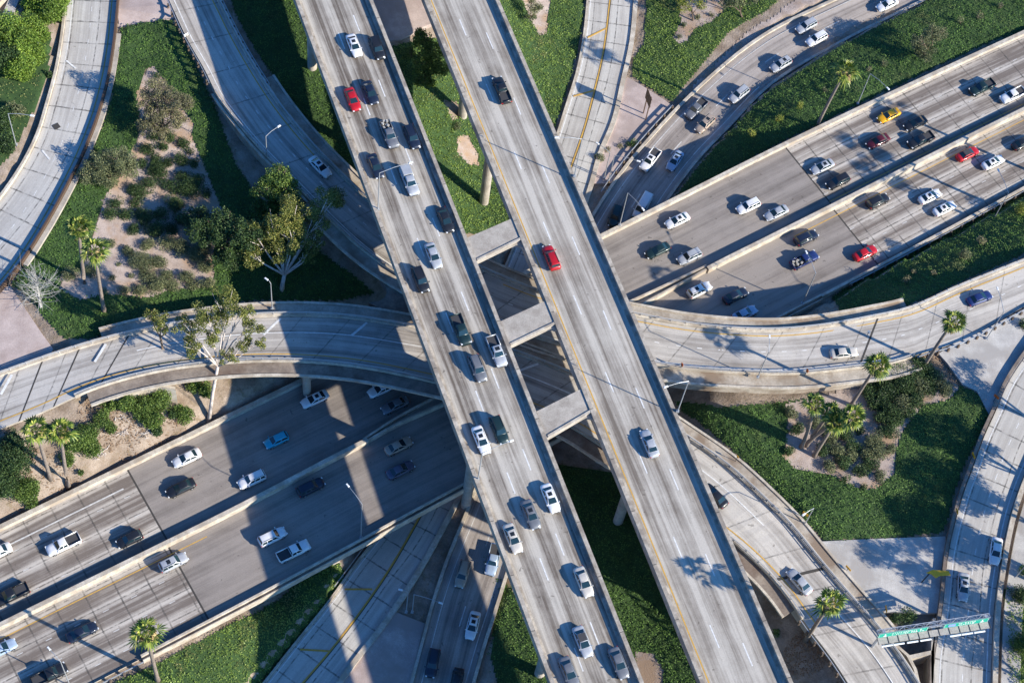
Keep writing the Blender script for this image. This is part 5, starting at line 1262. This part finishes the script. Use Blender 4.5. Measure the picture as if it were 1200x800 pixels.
for x0, x1, rev in ((.1, 8.0, False), (10.6, gl - .2, True)):
    # the panel leans back a little, its lower edge forward
    mb = MB(); h0, h1, yb, yt = zz - .30, zz + .80, .28, .46
    mb.add([(x0, yb, h0), (x1, yb, h0), (x1, yt, h1), (x0, yt, h1), (x0, yb + .06, h0), (x1, yb + .06, h0), (x1, yt + .06, h1), (x0, yt + .06, h1)],
           [(0, 1, 2, 3), (7, 6, 5, 4), (0, 4, 5, 1), (3, 2, 6, 7), (0, 3, 7, 4), (1, 5, 6, 2)])
    pn = mb.build('sign_panel', M['green'], t)
    def face(mb, xa, xb, v0, v1, m=0, off=.02):
        def q(x, v): return (x, yb + (yt - yb) * v - off, h0 + (h1 - h0) * v + off * .25)
        mb.add([q(xa, v0), q(xb, v0), q(xb, v1), q(xa, v1)], [(0, 1, 2, 3)], m)
    mb = MB(); W_ = x1 - x0
    for a, b_, c_, d_ in ((.01, .99, .02, .05), (.01, .99, .95, .98), (.01, .016, .03, .97), (.984, .99, .03, .97)): face(mb, x0 + W_ * a, x0 + W_ * b_, c_, d_)
    # arrow plate
    ax = x1 - 1.0 if rev else x0 + 1.1
    face(mb, ax - .1, ax + .1, .3, .8); face(mb, ax - .3, ax + .3, .24, .36); face(mb, ax - .2, ax + .2, .16, .26)
    xs = x0 + (2.2 if not rev else 2.4); xe = x1 - (.5 if not rev else 1.9)
    for row, (v0, v1) in enumerate(((.56, .84), (.2, .46))):
        x = xs
        while x < xe - .3:
            w = rng.uniform(.16, .30)
            face(mb, x, x + w * .35, v0, v1); 
            if rng.uniform() < .6: face(mb, x + w * .4, x + w, (v0 + v1) / 2 - .03, (v0 + v1) / 2 + .04)
            if rng.uniform() < .5: face(mb, x + w * .4, x + w, v1 - .07, v1)
            if rng.uniform() < .4: face(mb, x + w * .4, x + w, v0, v0 + .07)
            x += w + .12
            if rng.uniform() < .12: x += .3
    if rev: face(mb, x0 + .7, x0 + 1.9, .25, .8, 1, .03)
    mb.build('legend', [M['signw'], M['signb']], pn)

# ------------------------------------------------------------------ vehicles
GLASS = plain('vehicle_glass', (0.012, 0.03, 0.038), 0.06, 0.0, 0.0, 0.8)
TYRE = plain('tyre_rubber', (0.02, 0.02, 0.02), 0.85)
RIM = plain('wheel_rim', (0.45, 0.46, 0.48), 0.35, 0.7)
HEADL = plain('headlight_lens', (0.75, 0.78, 0.80), 0.15)
TAILL = plain('tail_light_lens', (0.45, 0.015, 0.015), 0.2)
TRIM = plain('black_trim', (0.03, 0.03, 0.032), 0.6)
LINER = plain('bed_liner', (0.045, 0.045, 0.05), 0.8)
SUNR = plain('sunroof_glass', (0.02, 0.025, 0.03), 0.1)
_pc = {}
def paint(c):
    if c not in _pc:
        m, nt, b = nodes_of('car_paint_%d' % len(_pc))
        b.inputs['Roughness'].default_value = .38; b.inputs['Metallic'].default_value = .15 if max(c) < .9 else 0
        b.inputs['Coat Weight'].default_value = .4; b.inputs['Coat Roughness'].default_value = .08
        tc = nt.nodes.new('ShaderNodeTexCoord').outputs['Object']
        n1 = noise(nt, tc, 1.6, 3, .6); g_ = ramp(nt, n1, [(.3, (.9, .9, .9)), (.7, (1.05, 1.04, 1.03))])
        nt.links.new(mix(nt, 1.0, g_, c, 'MULTIPLY'), b.inputs['Base Color'])
        _pc[c] = m
    return _pc[c]
TYPES = {
 # lower body stations (x, half width, z top), belt rear/front x, roof rear/front x, belt z, roof z, half widths
 'sedan': dict(st=[(-2.42, .56, .68), (-2.34, .76, .88), (-2.1, .85, .96), (-1.75, .90, 1.0), (-.9, .92, .98), (.5, .92, .96), (1.15, .91, .95), (1.75, .88, .87), (2.1, .82, .78), (2.3, .70, .68), (2.42, .50, .56)], bx=(-1.85, 1.22), rx=(-1.0, .20), bz=.95, rz=1.44, bw=.83, rw=.62),
 'hatch': dict(st=[(-2.05, .70, .85), (-1.98, .83, 1.0), (-1.5, .88, 1.03), (.4, .88, .98), (1.05, .86, .96), (1.65, .82, .85), (1.95, .75, .72), (2.08, .6, .58)], bx=(-1.92, 1.10), rx=(-1.55, .30), bz=.97, rz=1.52, bw=.80, rw=.62),
 'suv': dict(st=[(-2.32, .74, .9), (-2.27, .88, 1.1), (-1.7, .95, 1.13), (.5, .95, 1.08), (1.05, .94, 1.07), (1.7, .90, 1.0), (2.05, .83, .90), (2.22, .72, .8), (2.34, .54, .66)], bx=(-2.24, 1.10), rx=(-1.95, .35), bz=1.07, rz=1.74, bw=.87, rw=.69),
 'pickup': dict(st=[(-2.75, .86, .62), (-2.72, .94, .78), (-.62, .96, .80), (-.58, .96, 1.12), (1.2, .96, 1.10), (1.95, .94, 1.06), (2.5, .90, .98), (2.75, .76, .75)], bx=(-.62, 1.30), rx=(-.50, .62), bz=1.10, rz=1.80, bw=.89, rw=.70),
 'van': dict(st=[(-2.75, .88, 1.2), (-2.72, .98, 1.28), (.9, .99, 1.25), (1.6, .97, 1.18), (2.3, .92, 1.05), (2.65, .82, .85), (2.75, .7, .7)], bx=(-2.70, 1.75), rx=(-2.62, .95), bz=1.2, rz=2.12, bw=.95, rw=.82),
}
def make_type(k):
    T_ = TYPES[k]; out = []
    mb = MB(); rings = []
    for x, w, z in T_['st']:
        rings.append([(x, -w * .92, .26), (x, -w, .52), (x, -w * .985, z - .10), (x, -w * .86, z), (x, -w * .3, z + .03), (x, w * .3, z + .03), (x, w * .86, z), (x, w * .985, z - .10), (x, w, .52), (x, w * .92, .26)])
    n = 10; vs = [v for r in rings for v in r]; fs = []
    for i in range(len(rings) - 1):
        for j in range(n):
            j2 = (j + 1) % n; fs.append((i * n + j, i * n + j2, (i + 1) * n + j2, (i + 1) * n + j)[::-1])
    fs.append(tuple(range(n))); fs.append(tuple((len(rings) - 1) * n + j for j in range(n))[::-1])
    mb.add(vs, fs)
    (br, bf), (rr, rf), bz, rz, bw, rw = T_['bx'], T_['rx'], T_['bz'] - .02, T_['rz'], T_['bw'], T_['rw']
    B = [(br, -bw, bz), (bf, -bw * .94, bz), (bf, bw * .94, bz), (br, bw, bz)]
    U = [(rr, -rw, rz - .04), (rf, -rw * .97, rz - .04), (rf, rw * .97, rz - .04), (rr, rw, rz - .04)]
    Cn = [(rr + .12, -rw * .72, rz), (rf - .12, -rw * .70, rz), (rf - .12, rw * .70, rz), (rr + .12, rw * .72, rz)]
    mb.add(B + U + Cn, [(0, 1, 5, 4), (1, 2, 6, 5), (2, 3, 7, 6), (3, 0, 4, 7), (4, 5, 9, 8), (5, 6, 10, 9), (6, 7, 11, 10), (7, 4, 8, 11), (8, 9, 10, 11)])
    if k == 'pickup':
        for s in (-1, 1): mb.box(-1.68, s * .89, .98, 2.12, .13, .34)
        mb.box(-2.70, 0, .98, .10, 1.88, .34)
    out.append(('body', mb, None, True))
    B_, U_ = [np.array(v) for v in B], [np.array(v) for v in U]
    def pane(name, a, b, c, d, iu=(.06, .94), iv=(.12, .90), mat=GLASS):
        # a-b bottom edge, d-c top edge
        def q(u, v): return (a * (1 - u) + b * u) * (1 - v) + (d * (1 - u) + c * u) * v
        nrm = np.cross(b - a, d - a); nrm = nrm / np.linalg.norm(nrm); cen = (a + b + c + d) / 4 - np.array([0, 0, bz - .5])
        if np.dot(nrm, cen) < 0: nrm = -nrm
        f = [q(iu[0], iv[0]), q(iu[1], iv[0]), q(iu[1], iv[1]), q(iu[0], iv[1])]
        m2 = MB(); m2.add([v + nrm * .018 for v in f] + [v - nrm * .02 for v in f], [(0, 1, 2, 3), (7, 6, 5, 4), (0, 4, 5, 1), (1, 5, 6, 2), (2, 6, 7, 3), (3, 7, 4, 0)])
        out.append((name, m2, mat, False))
    pane('windshield', B_[1], B_[2], U_[2], U_[1])
    pane('rear_window', B_[3], B_[0], U_[0], U_[3], iv=(.25, .92))
    nside = [(.05, .47), (.52, .93)] if k in ('sedan', 'hatch', 'pickup') else [(.04, .30), (.34, .62), (.66, .93)]
    if k == 'van': nside = [(.76, .95)]
    for a, b, c, d in ((B_[0], B_[1], U_[1], U_[0]), (B_[3], B_[2], U_[2], U_[3])):
        for iu in nside: pane('side_window', a, b, c, d, iu, (.14, .88))
    L2 = T_['st'][-1][0]; L1 = T_['st'][0][0]; wf = T_['st'][-2][1]; wr = T_['st'][1][1]; zr = T_['st'][1][2]; zf = T_['st'][-2][2]
    for s in (-1, 1):
        m2 = MB(); m2.box(T_['st'][-2][0] + .03, s * (wf - .14), zf - .10, .30, .26, .12); out.append(('headlight', m2, HEADL, False))
        m2 = MB(); m2.box(T_['st'][1][0] + .02, s * (wr - .12), zr - .13, .14, .28, .14); out.append(('tail_light', m2, TAILL, False))
        m2 = MB(); m2.box(bf - .12, s * (T_['st'][2][1] + .10), bz + .05, .14, .22, .13); out.append(('mirror', m2, None, False))
        for x in (L1 + .88, L2 - .88):
            m2 = MB(); w_ = .82 if k in ('sedan', 'suv') else T_['st'][3][1] - .10
            m2.tube([(x, s * (w_ - .12), .33), (x, s * (w_ + .12), .33)], .33, 14); m2.tube([(x, s * (w_ + .121), .33), (x, s * (w_ + .13), .33)], .20, 10, m=1)
            out.append(('wheel', m2, [TYRE, RIM], False))
    m2 = MB(); m2.box(L2 - .02, 0, .47, .10, 1.0, .16); out.append(('grille', m2, TRIM, False))
    if k == 'pickup':
        m2 = MB(); m2.box(-1.66, 0, .86, 2.0, 1.60, .05); out.append(('bed', m2, LINER, False))
    if k == 'suv':
        for s in (-1, 1): m2 = MB(); m2.box((rr + rf) / 2, s * (rw - .07), rz + .03, (rf - rr) * .85, .05, .05); out.append(('roof_rail', m2, TRIM, False))
    res = []
    for name, m_, mat, sm in out:
        me = bpy.data.meshes.new(name); me.from_pydata(m_.v, [], m_.f)
        for x in (mat if isinstance(mat, list) else [mat or TRIM]): me.materials.append(x)
        me.polygons.foreach_set('material_index', m_.m)
        if name == 'body':
            bm = bmesh.new(); bm.from_mesh(me)
            eds = [e for e in bm.edges if len(e.link_faces) == 2 and e.calc_face_angle(0) > .3]
            bmesh.ops.bevel(bm, geom=eds, offset=.085, segments=2, affect='EDGES', clamp_overlap=True)
            bmesh.ops.recalc_face_normals(bm, faces=bm.faces)
            bm.to_mesh(me); bm.free()
            me.polygons.foreach_set('use_smooth', [True] * len(me.polygons))
        me.update(); res.append((name, me, mat is None))
    m2 = MB(); m2.box((rr + rf) / 2 + .05, 0, rz + .008, .62, rw * 1.05, .02)
    me = bpy.data.meshes.new('sunroof'); me.from_pydata(m2.v, [], m2.f); me.materials.append(SUNR)
    return res, me
PROTO = {k: make_type(k) for k in TYPES}
CC = dict(white=(.80, .80, .80), silver=(.42, .44, .47), grey=(.16, .17, .19), black=(.018, .02, .025), navy=(.014, .022, .045), blue=(.018, .035, .14), red=(.50, .012, .02), maroon=(.10, .012, .02), green=(.012, .032, .034), tan=(.42, .34, .27),
          teal=(.02, .36, .50), yellow=(.85, .42, .01), beige=(.58, .54, .48), lblue=(.34, .44, .58), purple=(.10, .10, .15))
def vehicle(kind, col, px, py, z, dx, dy, label, group, sun=False, cover=None):
    hz = {'sedan': .75, 'hatch': .78, 'suv': .88, 'pickup': .85, 'van': 1.05}[kind]
    p = P(px, py, z + hz); q = P(px + dx * 10, py + dy * 10, z + hz) - p
    nm = {'sedan': 'sedan', 'hatch': 'hatchback', 'suv': 'suv', 'pickup': 'pickup_truck', 'van': 'van'}[kind]
    ct = {'sedan': 'car', 'hatch': 'car', 'suv': 'car', 'pickup': 'pickup truck', 'van': 'van'}[kind]
    t = empty(nm, (p[0], p[1], z + .012), atan2(q[1], q[0]), label, ct, group)
    res, sr = PROTO[kind]
    pm_ = paint(CC[col])
    for name, me, painted in res:
        o = bpy.data.objects.new(name, me); COL.objects.link(o); o.parent = t
        if painted: o.material_slots[0].link = 'OBJECT'; o.material_slots[0].material = pm_
    if sun: o = bpy.data.objects.new('sunroof', sr); COL.objects.link(o); o.parent = t
    if cover == 'shell':
        mb = MB(); mb.box(-1.68, 0, 1.45, 2.1, 1.7, .7, 0, 0, .88); mb.build('camper_shell', pm_, t)
    if cover == 'load':
        mb = MB()
        for i in range(7): mb.box(-1.7 + .28 * (i - 3), .5 * sin(i * 2.2), 1.05 + .12 * (i % 3), .3, .45, .35, 0, i)
        mb.build('load', M['grate'], t)
    if cover == 'dark_roof':
        T_ = TYPES[kind]; mb = MB(); mb.box(sum(T_['rx']) / 2, 0, T_['rz'] + .01, T_['rx'][1] - T_['rx'][0], T_['rw'] * 1.9, .03); mb.build('soft_top', LINER, t)
    return t
GA, GB_, GC, GD_ = 'cars southbound on the crowded viaduct', 'cars on the right viaduct', 'cars on the upper half of the wide freeway', 'cars on the lower half of the wide freeway'
GE, GF, GG = 'cars on the curved connectors', 'cars on the shaded lower freeway', 'cars on the right hand ramp'
a = (.385, .923)
for v in [
 ('sedan', 'white', 415, 53, 'white sedan with sunroof, topmost white car on the crowded viaduct', 1, None), ('suv', 'black', 442, 56, 'black car beside the topmost white sedan', 0, None), ('sedan', 'red', 413, 116, 'bright red sedan on the crowded viaduct', 0, None),
 ('sedan', 'navy', 434, 108, 'dark navy sedan right next to the red sedan', 0, None), ('pickup', 'grey', 456, 157, 'dark grey pickup just below the navy sedan on the crowded viaduct', 0, 'load'), ('suv', 'navy', 483, 160, 'dark blue suv next to the viaduct wall, beside the dark grey pickup', 0, None),
 ('sedan', 'navy', 440, 194, 'dark sedan near the viaduct lamp arm, left lane', 0, None), ('pickup', 'silver', 480, 212, 'long silver grey pickup with a camper shell', 0, 'shell'), ('sedan', 'black', 522, 257, 'black sedan in the wall side lane above the topmost cross beam', 0, None),
 ('sedan', 'silver', 508, 299, 'lilac silver sedan in the middle lane beside the topmost cross beam', 0, None), ('suv', 'black', 493, 327, 'black suv just left of and below the lilac silver sedan', 0, None), ('pickup', 'green', 540, 386, 'dark green pickup level with the middle cross beam', 0, None),
 ('pickup', 'silver', 582, 411, 'silver pickup hugging the right wall below the middle cross beam', 1, None), ('suv', 'grey', 560, 431, 'dark wagon diagonally below the silver pickup', 0, None), ('sedan', 'white', 564, 515, 'white sedan beside the lower viaduct lamp', 1, None),
 ('suv', 'green', 585, 503, 'dark green suv beside the white sedan near the lower viaduct lamp', 0, None), ('sedan', 'white', 645, 583, 'white sedan near the right wall, lower half of the crowded viaduct', 1, None), ('sedan', 'grey', 622, 602, 'dark grey sedan left of the white sedan in the lower half', 1, None),
 ('sedan', 'beige', 601, 630, 'cream white sedan in the left lane below the dark grey sedan', 1, None), ('sedan', 'beige', 684, 681, 'beige silver sedan alone in the right lane near the bottom', 0, None), ('sedan', 'silver', 683, 751, 'silver sedan with a black roof near the bottom', 0, 'dark_roof'),
 ('sedan', 'grey', 667, 787, 'dark grey blue sedan cut by the bottom edge of the photo', 0, None), ('sedan', 'grey', 725, 776, 'grey blue sedan by the right wall at the bottom', 0, None)]:
    vehicle(v[0], v[1], v[2], v[3], ZT, *a, v[4], GA, v[5], v[6])
for v in [('pickup', 'black', 588, 105, 'black pickup near the top of the right viaduct', 0), ('suv', 'red', 646, 301, 'red suv on the right viaduct', 0), ('sedan', 'silver', 761, 519, 'silver white sedan on the right viaduct', 0)]:
    vehicle(v[0], v[1], v[2], v[3], ZT, -.39, -.92, v[4], GB_, v[5])
w_ = (-.905, .425)
for v in [('sedan', 'white', 219, 536, 'white sedan near the upper wall of the lower left freeway', 0, None), ('sedan', 'black', 212, 571, 'black sedan below the white one near the jointed concrete', 0, None), ('suv', 'white', 295, 561, 'white suv in the median side lane, half way to the shadows', 0, None),
 ('sedan', 'white', 369, 467, 'white sedan in the shade just below the curved connector', 1, None), ('hatch', 'teal', 324, 515, 'turquoise blue hatchback on the dark freeway deck', 0, None), ('sedan', 'grey', 463, 474, 'dark sedan half hidden in the shade under the connector', 0, None),
 ('sedan', 'white', 447, 455, 'white car almost hidden under the connector', 0, None), ('pickup', 'white', 74, 637, 'white pickup on the jointed concrete at the left', 0, None), ('hatch', 'black', 152, 631, 'black hatchback right of the white pickup', 0, None),
 ('pickup', 'black', 13, 696, 'black pickup at the left edge', 0, None), ('sedan', 'white', -4, 647, 'white car cut by the left edge of the photo', 0, None),
 ('sedan', 'white', 794, 258, 'white sedan beside the parapet lamp, near the right viaduct', 1, None), ('sedan', 'green', 771, 293, 'dark green sedan nearest the right viaduct', 0, None), ('suv', 'silver', 808, 300, 'silver suv right of the dark green sedan', 0, None),
 ('suv', 'white', 877, 241, 'white suv in the middle of the dark freeway deck', 0, None), ('sedan', 'silver', 910, 249, 'pale silver sedan below and right of the white suv', 0, None), ('sedan', 'silver', 964, 195, 'silver sedan just past the joint where light concrete starts', 1, None),
 ('suv', 'black', 982, 212, 'black suv by the median below the silver sedan', 0, None), ('sedan', 'maroon', 1029, 165, 'maroon car left of two black vehicles', 0, None), ('pickup', 'black', 1079, 164, 'black pickup by the median below the yellow car', 0, None),
 ('sedan', 'yellow', 1042, 135, 'bright yellow sedan near the upper freeway parapet', 0, None), ('sedan', 'black', 1073, 144, 'black sedan right beside the yellow sedan', 0, None), ('pickup', 'green', 1151, 102, 'dark green pickup near the upper wall at the upper right', 0, None),
 ('pickup', 'white', 1187, 111, 'white vehicle at the upper right edge beside the green pickup', 0, None)]:
    d_ = (-.90, .43) if v[2] > 600 else w_
    vehicle(v[0], v[1], v[2], v[3], ZC, *d_, v[4], GC, v[5], v[6])
e_ = (.90, -.44)
for v in [('suv', 'silver', 203, 658, 'silver suv with sunroof right of the median on the jointed concrete edge', 1, None), ('suv', 'white', 319, 628, 'white wagon ahead of the white pickup at the edge of shade', 0, None), ('pickup', 'white', 344, 645, 'white pickup with open bed beside the white wagon', 0, None),
 ('suv', 'navy', 364, 570, 'dark navy suv in the shade close to the median', 0, None), ('sedan', 'tan', 467, 522, 'tan sedan close to the forked median', 0, None), ('sedan', 'purple', 469, 550, 'dark purplish sedan below the tan one', 0, None),
 ('sedan', 'navy', 96, 740, 'dark blue black sedan on jointed concrete above the lower left lamp', 0, None), ('pickup', 'black', 58, 790, 'black pickup behind the lower left lamp post', 0, None), ('sedan', 'lblue', 1, 760, 'pale blue silver car cut by the left edge', 0, None),
 ('suv', 'white', 820, 339, 'white suv nearest the forked median on the right', 1, None), ('sedan', 'navy', 862, 346, 'dark blue sedan at the edge of the connector shadow', 0, None), ('sedan', 'lblue', 873, 367, 'pale blue sedan half hidden behind the connector ledge', 0, None),
 ('sedan', 'red', 1014, 296, 'red sedan below the jointed concrete start, lower half', 0, None), ('suv', 'navy', 945, 278, 'navy car close to the median above the loaded pickup', 0, None), ('pickup', 'blue', 943, 304, 'dark blue pickup carrying a load', 0, 'load'),
 ('suv', 'black', 1029, 235, 'black car close to the median at right', 0, None), ('sedan', 'white', 1090, 230, 'white sedan, upper one of the close white pair', 1, None), ('sedan', 'white', 1107, 244, 'white sedan, lower one of the close white pair', 1, None),
 ('sedan', 'red', 1134, 180, 'red car with a dark roof near the upper right', 0, 'dark_roof'), ('sedan', 'white', 1164, 190, 'white sedan just right of the red dark roofed car', 1, None), ('sedan', 'black', 1199, 167, 'dark car cut by the right edge of the photo', 0, None)]:
    vehicle(v[0], v[1], v[2], v[3], ZC, *e_, v[4], GD_, v[5], v[6])
for v in [('suv', 'silver', 866, 110, -.78, .63, 'silver wagon on sunlit road above the shaded pair', 0), ('pickup', 'grey', 816, 127, -.72, .69, 'dark grey pickup in tree shade near the guard rail', 0), ('suv', 'tan', 826, 145, -.72, .69, 'tan suv beside the dark grey pickup', 1),
 ('pickup', 'white', 762, 187, -.6, .8, 'white pickup at the end of the sunlit stretch', 1), ('sedan', 'lblue', 791, 188, -.55, .83, 'light blue sedan beside the white pickup', 1), ('suv', 'green', 721, 253, -.35, .94, 'dark green suv in deep shade by the right viaduct', 0),
 ('van', 'white', 753, 241, -.5, .86, 'white van in shade beside the wide freeway parapet', 0), ('suv', 'silver', 915, 75, -.86, .51, 'silver suv alone in a lane right of the bare shoulder', 1), ('suv', 'white', 957, 45, -.87, .49, 'white suv below the silver one on the upper curve', 0),
 ('suv', 'silver', 945, 30, -.87, .49, 'silver suv above the white one on the upper curve', 0), ('sedan', 'white', 1040, 5, -.9, .43, 'white sedan touching the top edge of the photo', 0),
 ('suv', 'tan', 542, 672, -.27, .96, 'tan grey suv on the lower road left of the crowded viaduct', 0), ('pickup', 'lblue', 578, 655, -.22, .97, 'pale blue truck partly under the crowded viaduct', 0), ('sedan', 'white', 554, 732, -.24, .97, 'white sedan in the shade at the bottom of the lower road', 1),
 ('suv', 'navy', 507, 776, -.2, .98, 'dark blue car in deep shade at the bottom of the lower road', 0), ('sedan', 'black', 535, 799, -.2, .98, 'black car cut by the bottom edge on the lower road', 0)]:
    pz = P(v[2], v[3], -2.5); s_ = rG2.near(pz[0], pz[1]); z_ = rG2.at(s_, .5)[2]
    pz = P(v[2], v[3], z_); z_ = rG2.at(rG2.near(pz[0], pz[1]), .5)[2]
    vehicle(v[0], v[1], v[2], v[3], z_, v[4], v[5], v[6], GF, v[7])
def zat(r, x, y, z):
    for _ in range(4): p = P(x, y, z); z = r.at(r.near(p[0], p[1]), .5)[2]
    return z
for v in [('sedan', 'white', 375, 195, .70, .72, 'white car in shade on the upper left connector', 1, rE), ('sedan', 'beige', 989, 413, .99, -.1, 'silver beige sedan on the right hand connector', 0, rE), ('sedan', 'blue', 1148, 349, .93, -.36, 'deep blue sedan on the right hand connector', 0, rE),
 ('sedan', 'silver', 937, 681, -.66, -.75, 'silver white sedan on the lower right connector', 0, rD), ('sedan', 'black', 838, 580, -.7, -.71, 'dark car emerging from under the right viaduct', 0, rD)]:
    vehicle(v[0], v[1], v[2], v[3], zat(v[8], v[2], v[3], 14), v[4], v[5], v[6], GE, v[7])
for v in [('sedan', 'white', 1167, 645, -.13, .99, 'white sedan near the right wall of the right hand ramp', 0), ('sedan', 'silver', 1129, 687, -.03, 1, 'silver blue sedan with sunroof above the sign gantry', 1)]:
    vehicle(v[0], v[1], v[2], v[3], zat(rG3, v[2], v[3], 11.8), v[4], v[5], v[6], GG, v[7])
